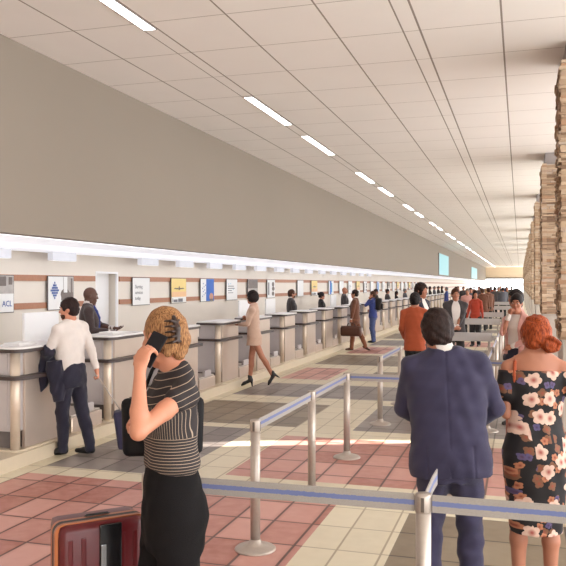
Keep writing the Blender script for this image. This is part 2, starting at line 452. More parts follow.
        if not P.get('tiny'):
            la = P.get('lump', .004); ph = random.uniform(0, 6)
            s.warp(lambda X_, Y_, Z_: la*(np.sin(X_*62+ph+2*np.sin(Z_*40))*np.sin(Z_*55+Y_*38+ph)+.6*np.sin(X_*110+Z_*60+ph)*np.sin(Y_*95-Z_*70)))
        if h < .008:
            RHi = RH.T
            def g2(X_, Y_, Z_, RHi=RHi, st=st):
                x = X_-hd[0]; y = Y_-hd[1]; z = Z_-hd[2]
                p = RHi[0, 0]*x+RHi[0, 1]*y+RHi[0, 2]*z; q = RHi[1, 0]*x+RHi[1, 1]*y+RHi[1, 2]*z; w = RHi[2, 0]*x+RHi[2, 1]*y+RHi[2, 2]*z
                an = np.arctan2(p, w+.02) if st == 'short' else np.arctan2(p-.01, q+.14)
                return .5*P.get('strand', 1.0)*(.0016*np.sin(an*42+q*30+6*np.sin(w*30))+.001*np.sin(an*77+w*25)+.0022*np.sin(p*60+3)*np.sin(w*50+q*30))
            s.warp(g2)
        sdf_obj('hair', s, hh, P['hair_m'], root)
    # ---- garments
    wr = P.get('wr', .0022)
    def folds(s, amp=wr):
        s.warp(lambda X_, Y_, Z_: amp*(np.sin(Z_*31+X_*17+2.2*np.sin(X_*13+Y_*9))*np.sin(X_*21-Z_*7+Y_*11)+.7*np.sin(Z_*58+Y_*30-X_*26)*np.sin(X_*33+Z_*12)))
    def sleeves(s, r=1.0, length='long', g=.0):
        for k in 'LR':
            e, w = arm[k]; s0 = sh[k]; sg = -1 if k == 'L' else 1
            q = (.88 if f else 1.0)*r
            if length == 'long':
                fd = unit(w-e)
                s.cone(T(sg*.058, -.024, 1.495), .055*q, s0, .062*q+g, .04)
                s.cone(s0+V3(0, 0, -.012), .060*q+g, s0*.5+e*.5, .058*q+g, .03); s.cone(s0*.5+e*.5, .060*q+g, e, .054*q+g, .012)
                s.cone(e, .054*q+g, w-fd*.045, .040*q+g, .012)
            elif length == 'short':
                s.cone(T(sg*.06, -.02, sz+.038), .036*q, s0, .058*q+g, .03); s.cone(s0, .060*q+g, s0*.62+e*.38, .056*q+g, .02)
            elif length == 'cap':
                s.cone(T(sg*.045, -.026, 1.503), .055*q, s0, .066*q+g, .03); s.cone(s0, .064*q, s0*.80+e*.20, .060*q, .02)
    top = P.get('top')
    if top:
        ty = top['t']; s = SDF(); m = top['m']
        ns = 0
        if ty == 'jacket':
            w = top.get('w', 1.0); hz = top.get('hem', .80)
            if f: secs = [(hz, 0, -.005, .185*w, .135), (.93, 0, -.005, .185*w, .135), (1.08, 0, .005, .150*w, .112), (1.22, 0, .008, .155, .118), (1.33, 0, .015, .165, .128), (1.42, 0, -.005, .158, .105), (1.49, 0, -.015, .105, .082), (1.535, 0, -.018, .068, .068)]
            else: secs = [(hz, 0, 0, .205*w, .138), (.93, 0, 0, .198*w, .140), (1.08, 0, .005, .182*w, .130), (1.2, 0, .008, .190*w, .136), (1.33, 0, .008, .205*w, .140), (1.42, 0, -.008, .192*w, .115), (1.485, 0, -.017, .13, .086), (1.535, 0, -.02, .072, .072)]
            s.loft(rel(secs), (RT, O)); sleeves(s)
            folds(s)
            RTi = RT.T
            def seam(X_, Y_, Z_):
                x = X_-O[0]; y = Y_-O[1]; z = Z_-O[2]
                p = RTi[0, 0]*x+RTi[0, 1]*y+RTi[0, 2]*z; q = RTi[1, 0]*x+RTi[1, 1]*y+RTi[1, 2]*z; w2 = RTi[2, 0]*x+RTi[2, 1]*y+RTi[2, 2]*z
                return np.where(q < 0, .004*np.exp(-(p/.005)**2), 0)+np.where((q < 0) & (w2 < .06), .006*np.exp(-((np.abs(p)-.13)/.005)**2), 0)
            if h < .008: s.warp(seam)
            if top.get('open'):   # open front showing the shirt
                ow = top['open']
                s.loft([(-.2, 0, .2, .02+ow*.35, .13), (.05, 0, .2, .022+ow*.3, .13), (.2, 0, .2, .035+ow*.7, .14), (.5, 0, .17, .055+ow, .13), (.62, 0, .17, .06+ow, .13)], (RT, O), .004, 's')
            s.cone(T(0, -.015, 1.50), .050, T(0, -.012, 1.60), .054, .004, 's')
        elif ty == 'shirt':
            w = top.get('w', 1.0); hz = top.get('hem', .95)
            if f: secs = [(hz, 0, -.003, .158*w if hz > .93 else .192, .115 if hz > .93 else .148), (1.02, 0, 0, .150*w if hz > .93 else .176, .108 if hz > .93 else .133), (1.09, 0, .005, .132*w, .100), (1.2, 0, .006, .142*w, .106), (1.32, 0, .018, .153, .122), (1.41, 0, -.002, .148, .100), (1.475, 0, -.013, .105, .075), (1.50, 0, -.015, .085, .07)]
            else: secs = [(hz, 0, 0, .166*w if hz > .93 else .198, .122 if hz > .93 else .152), (1.04, 0, .003, .160*w if hz > .93 else .184, .120 if hz > .93 else .136), (1.12, 0, .006, .166*w, .122), (1.24, 0, .006, .175*w, .124), (1.34, 0, .006, .184*w, .126), (1.42, 0, -.01, .175, .104), (1.485, 0, -.016, .122, .080), (1.535, 0, -.018, .066, .066)]
            s.loft(rel(secs), (RT, O)); sl = top.get('sl', 'long'); sleeves(s, .93, sl); folds(s, wr*1.3)
            s.cone(T(0, -.015, 1.50), nr-.004, T(0, -.012, 1.60), nr+.004, .004, 's')
            if f: s.ell(T(0, .03, 1.585), (.070, .095, .075), None, .01, 's')
        elif ty == 'dress':
            secs = [(.42, 0, 0, .148, .12), (.60, 0, -.002, .166, .128), (.75, 0, -.005, .182, .135), (.88, 0, -.012, .192, .14), (.99, 0, -.005, .175, .125), (1.09, 0, .005, .148, .108), (1.2, 0, .008, .152, .114), (1.31, 0, .016, .166, .128), (1.375, 0, .01, .172, .118), (1.43, 0, -.005, .165, .10)]
            if top.get('neck') != 'off': secs += [(1.475, 0, -.015, .108, .08), (1.50, 0, -.015, .08, .07)]
            s.loft(rel(secs), (RT, O)); folds(s, .003)
            if top.get('neck') == 'off':
                for k in 'LR':
                    e, w_ = arm[k]; s0 = sh[k]; sg = -1 if k == 'L' else 1
                    a0 = s0*.93+e*.07; a1 = s0*.50+e*.50
                    s.cone(a0, .062, a1, .070, .03)
                nv = RT@V3(0, .05, 1); s.half(nv, nv@T(0, -.1, 1.412))
            else: sleeves(s, .9, top.get('sl', 'long'))
        elif ty == 'cardigan':
            secs = [(top.get('hem', .9), 0, -.003, .185, .135), (1.05, 0, 0, .165, .12), (1.2, 0, .006, .160, .120), (1.32, 0, .018, .168, .135), (1.41, 0, -.002, .158, .112), (1.48, 0, -.013, .11, .085), (1.52, 0, -.015, .08, .075)]
            s.loft(rel(secs), (RT, O)); sleeves(s, 1.0, 'long'); folds(s, .003)
            s.box(T(0, .15, 1.2), (.075, .12, .45), .02, RT, .01, 's')
            s.cone(T(0, -.015, 1.50), .056, T(0, -.012, 1.62), .07, .004, 's')
        if top.get('extra'): top['extra'](s, dict(T=T, HP=HP, RT=RT, arm=arm, sh=sh))
        tn = {'jacket': 'jacket', 'shirt': 'shirt', 'dress': 'dress', 'cardigan': 'cardigan'}[ty]
        sdf_obj(top.get('name', tn), s, h, m, root)
        if ty in ('jacket', 'cardigan') and P.get('inner'):
            s = SDF()
            if f: secs = [(.93, 0, -.003, .160, .118), (1.09, 0, .005, .135, .103), (1.2, 0, .006, .144, .110), (1.32, 0, .018, .155, .124), (1.41, 0, -.002, .148, .100), (1.475, 0, -.013, .105, .075), (1.50, 0, -.015, .08, .07)]
            else: secs = [(.93, 0, 0, .160, .118), (1.2, 0, .006, .166, .119), (1.33, 0, .006, .178, .124), (1.42, 0, -.01, .165, .100), (1.485, 0, -.016, .115, .078), (1.545, 0, -.015, .061, .062)]
            s.loft(rel(secs), (RT, O))
            ho = V3(*P.get('head_off', (0, 0, 0)))
            if not f: s.cone(T(0, -.018, 1.50), .066, T(0, -.014, 1.558)+ho*(.5, .5, 0), .063, .01)
            if h < .012: 
                for k in 'LR':
                    e, w_ = arm[k]; fd = unit(w_-e); s.cone(w_-fd*.06, .036, w_-fd*.012, .034, .004)
            s.cone(T(0, -.015, 1.52), nr-.008, T(0, -.010, 1.68)+ho*(.9, .9, 0), nr-.002, .004, 's')
            s.half(RT@V3(0, -.25, 1), (RT@V3(0, -.25, 1))@(T(0, -.014, 1.600)))
            if not f: s.box(T(0, .09, 1.59), (.02, .08, .05), .01, RT@rotm((0, 1, 0), 0), .01, 's')
            sdf_obj('shirt', s, h, P['inner'], root)
        if P.get('tie'):
            s = SDF().chain([T(0, .062, 1.515), T(0, .105, 1.44), T(0, .140, 1.35), T(0, .140, 1.2)], [.014, .017, .021, .024], .01)
            sdf_obj('tie', s, max(.006, h*.6), P['tie'], root)
    bt = P.get('bottom')
    if bt:
        s = SDF(); m = bt['m']; w = bt.get('w', 1.0)
        if bt['t'] == 'trousers':
            s.loft(rel([(.785, 0, -.004, .150, .118), (.84, 0, -.004, .172, .132), (.92, 0, -.004, .180, .138), (1.0, 0, 0, .170, .130), (1.05, 0, 0, .158, .120)] if not f else [(.765, 0, -.008, .155, .12), (.82, 0, -.008, .172, .132), (.90, 0, -.014, .184, .140), (.98, 0, -.005, .170, .128), (1.05, 0, 0, .150, .114)]+([(bt['rise'], 0, .004, .134, .102)] if 'rise' in bt else [])), (RT*0+np.eye(3), O))
            for k in 'LR':
                kn, an, td = leg[k]; hp = hip[k]
                s.cone(hp+V3(0, 0, -.02), .098*w*fat, kn, .070*w, .04)
                lw = bt.get('cuff', .058)
                s.cone(kn, .070*w, kn*.6+an*.4+V3(0, -.012, 0), .066*w, .02); s.cone(kn*.6+an*.4+V3(0, -.012, 0), .066*w, an+V3(0, 0, .02), lw, .02)
                s.cone(an+V3(0, 0, .02), lw, an+V3(0, 0, -.022), lw*1.03, .004)
            folds(s, wr*1.5)
            s.half((0, 0, -1), -(min(leg['L'][1][2], leg['R'][1][2])-.062))
            sdf_obj('trousers', s, h, m, root)
        elif bt['t'] == 'skirt':
            z0 = bt.get('z', .68)
            s.loft(rel([(z0, 0, 0, .188, .145), (.80, 0, -.005, .188, .14), (.90, 0, -.012, .182, .135), (1.0, 0, -.003, .158, .118), (1.06, 0, 0, .14, .105)]), None or (np.eye(3), O)); folds(s)
            sdf_obj('skirt', s, h, m, root)
    # ---- shoes
    shm = P.get('shoes', MATS['black_leather'])
    for k in 'LR':
        kn, an, td = leg[k]; s = SDF(); up_ = V3(0, 0, 1)
        tdn = unit(V3(td[0], td[1], 0)); pit = td[2]
        dn = unit(up_-(up_@td)*td)
        if heel < .01:
            s.cone(an-dn*.042-td*.025, .039, an-dn*.05+td*.07, .037, .02)
            s.cone(an-dn*.05+td*.05, .038, an-dn*.058+td*.165, .026, .02)
            s.cone(an, .040, an-dn*.05+td*.03, .036, .02)
            if P.get('boot'): s.cone(an+V3(0, 0, .05), .042, an, .044, .02)
            sole = an-dn*.085; s.half(-dn, -dn@sole)
        else:
            toe = an+unit(td*.16+V3(0, 0, -.055-heel*.95)*(1 if pit == 0 else .8))*.19
            s.cone(an-dn*.02-td*.025, .036, toe-unit(toe-an)*.05, .030, .02); s.cone(toe-unit(toe-an)*.06, .031, toe, .019, .02)
            if P.get('boot'): s.cone(an+V3(0, 0, .05), .043, an-td*.01, .043, .02)
            hb = an-td*.045-dn*(.075+heel*.9)
            s.cone(an-td*.035-dn*.03, .026, hb, .011, .015)
        if P.get('h', .01) <= .012: s_h = max(.006, h*.8)
        else: s_h = h
        sdf_obj('shoe', s, s_h, shm, root)
    root['_'] = 0; del root['_']
    return root, dict(T=T, HP=HP, RT=RT, arm=arm, sh=sh, leg=leg, RH=RH)
#SECTION3
# ------------------------------------------------------------------ materials
mat('eye_white', (176, 164, 156), .5); mat('iris', (50, 35, 25), .3); mat('lips', (165, 85, 75), .5)
mat('black_leather', (24, 21, 22), .38); mat('brown_leather', (78, 42, 26), .45, bump=.2)
def skin(n, c): return mat(n, c, .52, var=.05, scale=18, bump=.08, bscale=140)
SK_LIGHT = skin('skin_light', (198, 134, 106)); SK_TAN = skin('skin_tan', (178, 118, 92)); SK_DARK = skin('skin_dark', (88, 56, 42)); SK_MID = skin('skin_mid', (165, 106, 80))
def cloth(n, c, var=.1, bump=.35, rough=.85, sheen=.15): return mat(n, c, rough, var=var, scale=9, bump=bump, bscale=260, sheen=sheen)
NAVY = cloth('navy_suit_cloth', (48, 43, 70)); NAVY_D = cloth('dark_navy_cloth', (30, 27, 46)); BLACKC = cloth('black_cloth', (30, 26, 27))
GREYS = cloth('charcoal_suit_cloth', (62, 55, 56)); BROWNS = cloth('brown_suit_cloth', (104, 62, 42)); DKBROWN = cloth('dark_brown_suit_cloth', (58, 42, 40))
CREAM = cloth('cream_cloth', (204, 170, 150)); WHITE = cloth('white_shirt_cloth', (222, 212, 206)); ORANGE = cloth('rust_orange_knit', (172, 78, 42), .18)
RED = cloth('red_cloth', (176, 60, 38)); PINK = cloth('dusty_pink_cloth', (205, 150, 140)); BLUE = cloth('cobalt_blue_cloth', (52, 66, 132)); DENIM = cloth('denim_cloth', (66, 78, 122), .2)
TEAL = cloth('slate_cloth', (88, 88, 96)); OLIVE = cloth('olive_cloth', (92, 82, 60)); TAN = cloth('tan_cloth', (176, 140, 104))
BROWNTR = cloth('russet_trouser_cloth', (128, 78, 52))
def hairm(n, c, c2, sc=30):
    g = NG(n); v, x, y, z = g.xyz()
    mp = g.n('ShaderNodeMapping'); mp.inputs['Scale'].default_value = (1.6, 1.6, .35); g.l(v, mp.inputs['Vector'])
    f = g.noise(mp.outputs[0], sc*3, 5); r = g.n('ShaderNodeMapRange'); g.l(f, r.inputs[0]); r.inputs[1].default_value = .35; r.inputs[2].default_value = .65
    g.l(g.mix(r.outputs[0], lin(c), lin(c2)), g.b.inputs['Base Color']); g.b.inputs['Roughness'].default_value = .6; g.b.inputs['Specular IOR Level'].default_value = .2; g.bump(f, .6, .006); return g.m
H_BLACK = hairm('black_hair', (24, 19, 20), (44, 35, 34)); H_BROWN = hairm('brown_hair', (52, 32, 24), (84, 54, 38)); H_BLOND = hairm('blond_hair', (104, 66, 42), (186, 138, 94), 45)
H_RED = hairm('auburn_hair', (104, 42, 22), (176, 82, 40)); H_GREY = hairm('grey_hair', (90, 84, 80), (140, 132, 126)); H_DKBR = hairm('dark_brown_hair', (28, 18, 17), (52, 35, 31))

METAL = mat('brushed_steel', (186, 174, 164), .36, .55, var=.08, scale=40); STEEL_D = mat('dark_steel', (112, 104, 100), .4, .7)
def belt_mat():
    g = NG('belt_webbing'); v, x, y, z = g.xyz()
    d = g.ma('ABSOLUTE', g.ma('SUBTRACT', z, .907)); m = g.ma('LESS_THAN', g.ma('ADD', d, g.ma('MULTIPLY', g.ma('SUBTRACT', g.noise(v, 60), .5), .010)), .0115)
    base = g.mix(g.noise(v, 220, 2), lin((150, 142, 136)), lin((176, 168, 160)))
    g.l(g.mix(m, base, lin((112, 122, 168))), g.b.inputs['Base Color']); g.b.inputs['Roughness'].default_value = .75; return g.m
BELT = belt_mat(); BOARD = mat('grey_barrier_panel', (172, 166, 164), .5)

def tile_mat(name, ca, cb, grout, fleck_rgb, gw=.011, rough=.33):
    g = NG(name); v, x, y, z = g.xyz()
    tx = g.ma('DIVIDE', g.ma('ADD', x, .96), .325); ty = g.ma('DIVIDE', g.ma('SUBTRACT', y, 4.96), .53)
    fx = g.ma('FRACT', tx); fy = g.ma('FRACT', ty)
    ex = g.ma('MULTIPLY', g.ma('SUBTRACT', .5, g.ma('ABSOLUTE', g.ma('SUBTRACT', fx, .5))), .325)
    ey = g.ma('MULTIPLY', g.ma('SUBTRACT', .5, g.ma('ABSOLUTE', g.ma('SUBTRACT', fy, .5))), .53)
    e = g.ma('MINIMUM', ex, ey)
    wn = g.n('ShaderNodeTexWhiteNoise'); wn.noise_dimensions = '3D'; g.l(g.comb(g.ma('FLOOR', tx), g.ma('FLOOR', ty)), wn.inputs['Vector'])
    col = g.mix(wn.outputs['Value'], lin(ca), lin(cb))
    fleck = g.noise(v, 9, 6); mr = g.n('ShaderNodeMapRange'); g.l(fleck, mr.inputs[0]); mr.inputs[1].default_value = .35; mr.inputs[2].default_value = .7; mr.inputs[4].default_value = .35
    col = g.mix(mr.outputs[0], col, lin(fleck_rgb))  # lighter flecks of the tile glaze
    rim = g.n('ShaderNodeMapRange'); rim.interpolation_type = 'SMOOTHSTEP'; g.l(e, rim.inputs[0]); rim.inputs[1].default_value = 0; rim.inputs[2].default_value = .06; rim.inputs[3].default_value = .30; rim.inputs[4].default_value = 0
    col = g.mix(rim.outputs[0], col, lin(ca))
    er = g.n('ShaderNodeMapRange'); g.l(e, er.inputs[0]); er.inputs[1].default_value = gw*.55; er.inputs[2].default_value = gw*.9
    col = g.mix(er.outputs[0], lin(grout), col)
    g.l(col, g.b.inputs['Base Color'])
    rr = g.ma('ADD', rough, g.ma('MULTIPLY', g.noise(v, 6), .12)); g.l(rr, g.b.inputs['Roughness'])
    g.bump(er.outputs[0], .5, .003)
    return g.m
T_BEIGE = tile_mat('beige_floor_tile', (222, 210, 184), (212, 200, 174), (172, 156, 130), (230, 218, 194))
T_RED = tile_mat('red_floor_tile', (158, 90, 76), (214, 162, 150), (92, 60, 52), (216, 166, 154), .014)
T_BROWN = tile_mat('brown_floor_tile', (112, 96, 78), (144, 128, 106), (60, 48, 40), (152, 138, 116))
T_GREY = tile_mat('grey_floor_tile', (118, 108, 104), (146, 136, 130), (72, 64, 60), (150, 140, 132))

def ceil_mat():
    g = NG('ceiling_tile'); v, x, y, z = g.xyz()
    m = 0.0
    for X0, w in ((-4.35, .022), (-3.66, .016), (-3.50, .024), (-2.69, .022), (-1.81, .022), (-1.14, .02), (-.97, .026), (-.17, .024), (.70, .022), (1.38, .016), (1.55, .024), (2.35, .022), (3.2, .022), (4.0, .022)):
        k = g.ma('LESS_THAN', g.ma('ABSOLUTE', g.ma('SUBTRACT', x, X0)), w*.40); m = k if isinstance(m, float) else g.ma('MAXIMUM', m, k)
    fy = g.ma('FRACT', g.ma('DIVIDE', g.ma('SUBTRACT', y, 6.84), 1.022)); ey = g.ma('MULTIPLY', g.ma('SUBTRACT', .5, g.ma('ABSOLUTE', g.ma('SUBTRACT', fy, .5))), 1.022)
    my = g.ma('MULTIPLY', g.ma('LESS_THAN', ey, .006), .75)
    m = g.ma('MAXIMUM', m, my)
    base = g.mix(g.noise(v, 1.5), lin((240, 236, 233)), lin((246, 242, 239)))
    g.l(g.mix(m, base, lin((146, 136, 128))), g.b.inputs['Base Color']); g.b.inputs['Roughness'].default_value = .8; return g.m
CEIL = ceil_mat()
TAUPE = mat('taupe_wall_paint', (140, 129, 117), .8, var=.02, scale=1); WALLW = mat('warm_white_wall_covering', (226, 216, 204), .75, var=.03, scale=3, bump=.1, bscale=90)
WHITEP = mat('white_paint', (240, 238, 238), .7, var=.01); WOOD = mat('terracotta_wood_strip', (170, 116, 86), .5, var=.15, scale=20)
BEIGEP = mat('beige_stone_kick', (206, 190, 166), .4, var=.05); CGREY = mat('grey_laminate_panel', (192, 184, 184), .35, .35, var=.04, scale=5)
CMETAL = mat('satin_metal_panel', (204, 186, 172), .28, .45, var=.05, scale=4); PILLAR = mat('cream_metal_edge', (222, 204, 184), .35, .3)
DARKED = mat('dark_wood_edge', (62, 48, 44), .4); TOPW = mat('pale_counter_top', (226, 222, 220), .3); RECESS = mat('recess_grey', (120, 112, 110), .5, .3)
LIGHTE = mat('lamp_diffuser', (255, 255, 255), .5, emit=(255, 250, 245), estr=5.5)
SOFF_E = mat('soffit_board_glow', (245, 246, 250), .5, emit=(236, 240, 255), estr=.335)  # brightness of the white soffit board put in as emission
SOFF_M = mat('soffit_board_glow_centre', (238, 240, 246), .5, emit=(236, 240, 255), estr=.48)  # stronger emission for the brighter middle band of the board
SOFF_L = mat('soffit_box', (255, 255, 255), .5, emit=(244, 246, 255), estr=.2)
BOXE = mat('glowing_box', (205, 205, 210), .5, emit=(240, 243, 255), estr=.14)  # emission added so the white boxes match the soffit
CYAN = mat('cyan_screen_glow', (40, 70, 72), .4, emit=(150, 214, 222), estr=.50, var=0)
STONEG = mat('grey_plinth_stone', (176, 166, 156), .5, var=.08, scale=8); CAPG = mat('grey_column_cap', (150, 142, 140), .6)
def stone_mat():
    g = NG('ledge_stone'); v, x, y, z = g.xyz()
    at_ = g.n('ShaderNodeAttribute'); at_.attribute_name = 'tone'
    r = g.n('ShaderNodeValToRGB'); r.color_ramp.interpolation = 'LINEAR'
    cols = [(0, (118, 94, 76)), (.2, (164, 138, 114)), (.45, (194, 170, 144)), (.7, (210, 190, 166)), (.88, (172, 134, 104)), (1, (206, 196, 184))]
    el = r.color_ramp.elements; el[0].position = 0; el[0].color = (*lin(cols[0][1]), 1); el[1].position = 1; el[1].color = (*lin(cols[-1][1]), 1)
    for p, c in cols[1:-1]: q = el.new(p); q.color = (*lin(c), 1)
    g.l(at_.outputs['Fac'], r.inputs[0])
    n = g.noise(v, 22, 6); col = g.mix(g.ma('MULTIPLY', n, .35), r.outputs[0], lin((150, 116, 88)))
    g.l(col, g.b.inputs['Base Color']); g.b.inputs['Roughness'].default_value = .85; g.bump(n, .8, .012); return g.m
STONE = stone_mat()

# ------------------------------------------------------------------ setting
YN, YF = -26.0, 124.0; XF = -5.12; XW = -7.7; ZC = 4.53; ZS = 2.49; XR = 6.0
zones = [(-4.86, -1.55, .4, 6.80, 1), (-.90, 3.4, .4, 6.55, 2), (-4.86, -3.42, 7.12, 9.75, 3), (-2.88, .55, 7.32, 9.45, 1), (1.2, 4.2, 7.3, 9.5, 3),
         (-4.93, -2.92, 10.03, 12.02, 2), (-2.13, 1.1, 10.02, 12.2, 3), (1.6, 4.2, 10.3, 12.3, 1), (-4.88, -.9, 12.72, 14.42, 3), (-.4, 2.4, 12.7, 14.6, 1),
         (-4.75, -3.75, 15.15, 17.3, 1), (-3.05, -1.5, 15.2, 16.9, 2), (-.8, 2, 15.3, 17.4, 3), (-4.8, -2.75, 18.1, 20.7, 2), (-2.1, .6, 18.2, 20.4, 1),
         (-4.7, -3.3, 21.2, 23.5, 1), (-2.7, -.3, 21.3, 23.3, 3), (-4.6, -2.9, 24.2, 26.5, 3), (-2.3, .4, 24.4, 26.4, 1), (-4.7, -2.2, 27.3, 30.2, 2), (-1.7, .6, 27.4, 30, 3)]
y = 31.5; q = 0
while y < 118:
    zones += [(-4.75, -3.0, y, y+2.1, (1, 3, 2)[q % 3]), (-2.4, -.4, y, y+2.0, (3, 2, 1)[q % 3])]; y += 3.1; q += 1
xs = sorted({-9.0, XR+.2} | {z[0] for z in zones} | {z[1] for z in zones}); ys = sorted({YN, YF+6} | {z[2] for z in zones} | {z[3] for z in zones})
bm = bmesh.new(); G = [[bm.verts.new((x, y, 0)) for y in ys] for x in xs]
for i in range(len(xs)-1):
    for j in range(len(ys)-1):
        f = bm.faces.new((G[i][j], G[i+1][j], G[i+1][j+1], G[i][j+1])); cx = (xs[i]+xs[i+1])/2; cy = (ys[j]+ys[j+1])/2
        for z in zones:
            if z[0] < cx < z[1] and z[2] < cy < z[3]: f.material_index = z[4]
struct(obj('floor', bm, [T_BEIGE, T_RED, T_BROWN, T_GREY]))
def sbox(name, m, *a, **k):
    bm = bmesh.new(); bx(bm, *a, **k); return struct(obj(name, bm, m))
sbox('ceiling', CEIL, XF-.3, XR+.3, YN, YF+.3, ZC, ZC+.15)
sbox('wall_left', TAUPE, XF-.14, XF, YN, YF, 2.486, ZC)
bm = bmesh.new()
# back wall with a door recess
for (y0, y1, z0, z1) in ((YN, 12.88, 0, ZS+.1), (13.66, YF, 0, ZS+.1), (12.88, 13.66, 2.17, ZS+.1)): bx(bm, XW-.15, XW, y0, y1, z0, z1)
bx(bm, XW-.9, XW-.75, 12.6, 13.9, 0, 2.4); bx(bm, XW-.76, XW-.14, 12.8, 12.88, 0, 2.3); bx(bm, XW-.76, XW-.14, 13.66, 13.74, 0, 2.3); bx(bm, XW-.76, XW-.14, 12.8, 13.74, 2.17, 2.3)
struct(obj('wall_back_left', bm, WALLW))
bm = bmesh.new(); bx(bm, XW-.02, XW+.012, 12.86, 12.90, 0, 2.19); bx(bm, XW-.02, XW+.012, 13.64, 13.70, 0, 2.19); bx(bm, XW-.02, XW+.012, 12.9, 13.64, 2.15, 2.19); bx(bm, XW-.22, XW-.18, 12.88, 13.66, 0, 2.17)
struct(obj('door_1', bm, WHITEP))
# soffit over the desks: white board, its brightness added as rows of glowing sheets
sbox('ceiling_soffit', WHITEP, XW, XF-.14, YN, YF, ZS, ZS+.12)
k = 0
for X0, X1, sm in ((-7.60, -6.93, SOFF_E), (-6.90, -6.22, SOFF_M), (-6.19, -5.32, SOFF_E)):
    yy = YN+.2
    while yy < YF-1:
        L = 14.9 if yy < 30 else 30
        ob = sbox('trim_%d' % (k+1), sm, X0, X1, yy, min(yy+L, YF-.2), ZS-.012, ZS+.01); k += 1
        yy += L+.04
for nm, z0, z1 in (('trim_91', 2.0, 2.10), ('trim_92', 1.54, 1.64)):
    bm = bmesh.new(); bx(bm, XW, XW+.025, YN, 12.82, z0, z1); bx(bm, XW, XW+.025, 13.74, YF, z0, z1); struct(obj(nm, bm, WOOD))
sbox('baseboard_left', BEIGEP, -5.60, -5.055, YN, 100, 0, .15)
# end wall: high band, then daylight opening
sbox('wall_far', mat('cream_end_wall', (226, 206, 180), .7), XF, XR, YF, YF+.3, 2.9, ZC)
sbox('trim_93', STEEL_D, XF, XR, YF-.35, YF, 2.72, 2.95)
sbox('wall_behind', WALLW, XF-3, XR, YN-.2, YN, 0, ZC)
bm = bmesh.new()
bx(bm, XR, XR+.2, YN, YF, 0, .25); bx(bm, XR, XR+.2, YN, YF, 4.2, ZC)
yy = YN+.5
while yy < YF: bx(bm, XR, XR+.2, yy, yy+.35, .25, 4.2); yy += 3.75
struct(obj('wall_right', bm, WHITEP))

# ------------------------------------------------------------------ ceiling strip lights
def strip_light(y0, y1):
    r = empty('ceiling_light', (-3.58, (y0+y1)/2, ZC))
    L = (y1-y0)/2
    bm = bmesh.new(); bx(bm, -.062, .062, -L, L, -.006, 0); 
    f = bmesh.new()
    for a in ((-.072, -.062, -L-.01, L+.01), (.062, .072, -L-.01, L+.01), (-.072, .072, -L-.012, -L), (-.072, .072, L, L+.012)): bx(f, a[0], a[1], a[2], a[3], -.010, 0)
    obj('diffuser', bm, LIGHTE, r); obj('trim_frame', f, CAPG, r); return r
pairs = [(2.4, 4.4), (5.3, 7.03)]
base_l = [(9.95, 11.88), (12.86, 14.9)]
pr = pairs[:]
for k in range(-4, -1): pr = [(a+7.48*k, b+7.48*k) for a, b in base_l]+pr
FIRST = 6
for k in range(15): pr += [(a+7.48*k, b+7.48*k) for a, b in base_l]
names = ['long ceiling strip light cut by the top edge of the photo', 'long ceiling strip light, second from the top of the photo', 'ceiling strip light, third along the row']
place = {0: None}
words = ['slim white ceiling strip light just out past the top edge', 'slim white ceiling strip light running off the top edge above the taupe wall', 'first whole white ceiling strip light of the row, long and bright', 'white ceiling strip light right after the first whole one, closely paired with it', 'third whole white ceiling strip light, leading the second pair', 'fourth whole white ceiling strip light, ending the second pair', 'fifth whole white ceiling strip light, leading the third pair', 'sixth whole white ceiling strip light, ending the third pair']
for i, (a, b) in enumerate(pr):
    i -= 6
    if i == 0: continue
    r = strip_light(a, b)
    tag(r, 'white ceiling strip light behind the camera' if i < 0 else words[i] if i < len(words) else 'small distant white strip light far down the ceiling row', 'ceiling light', 'strip lights set in the ceiling')

# small white boxes under the soffit, glow added to match its brightness
box_pos = [(9.2, 9.74), (10.80, 11.50), (13.87, 14.62), (15.66, 16.43), (17.42, 18.24), (19.2, 20.0), (20.95, 21.78), (22.8, 23.6), (24.6, 25.4), (26.4, 27.2), (28.3, 29.1), (30.2, 31), (32.1, 32.9), (34, 34.8), (36, 36.8), (38, 38.8)]
bw = ['white box under the soffit at the left edge', 'white box under the soffit above the blue diamond poster', 'white box under the soffit above the text-only poster', 'white box under the soffit above the yellow poster', 'white box under the soffit above the blue and white poster']
for i, (a, b) in enumerate(box_pos):
    r = empty('soffit_box', (-7.3, (a+b)/2, ZS)); L = (b-a)/2
    bm = bmesh.new(); bx(bm, -.05, .05, -L, L, -.155, .01, bev=.006); obj('housing', bm, BOXE, r)
    bm = bmesh.new(); bx(bm, -.04, .04, -L+.02, L-.02, -.159, -.153); obj('lens', bm, SOFF_L, r)  # underside plate of the box, faint glow added
    tag(r, bw[i] if i < len(bw) else 'small white box farther along the soffit', 'lamp', 'white boxes under the soffit')

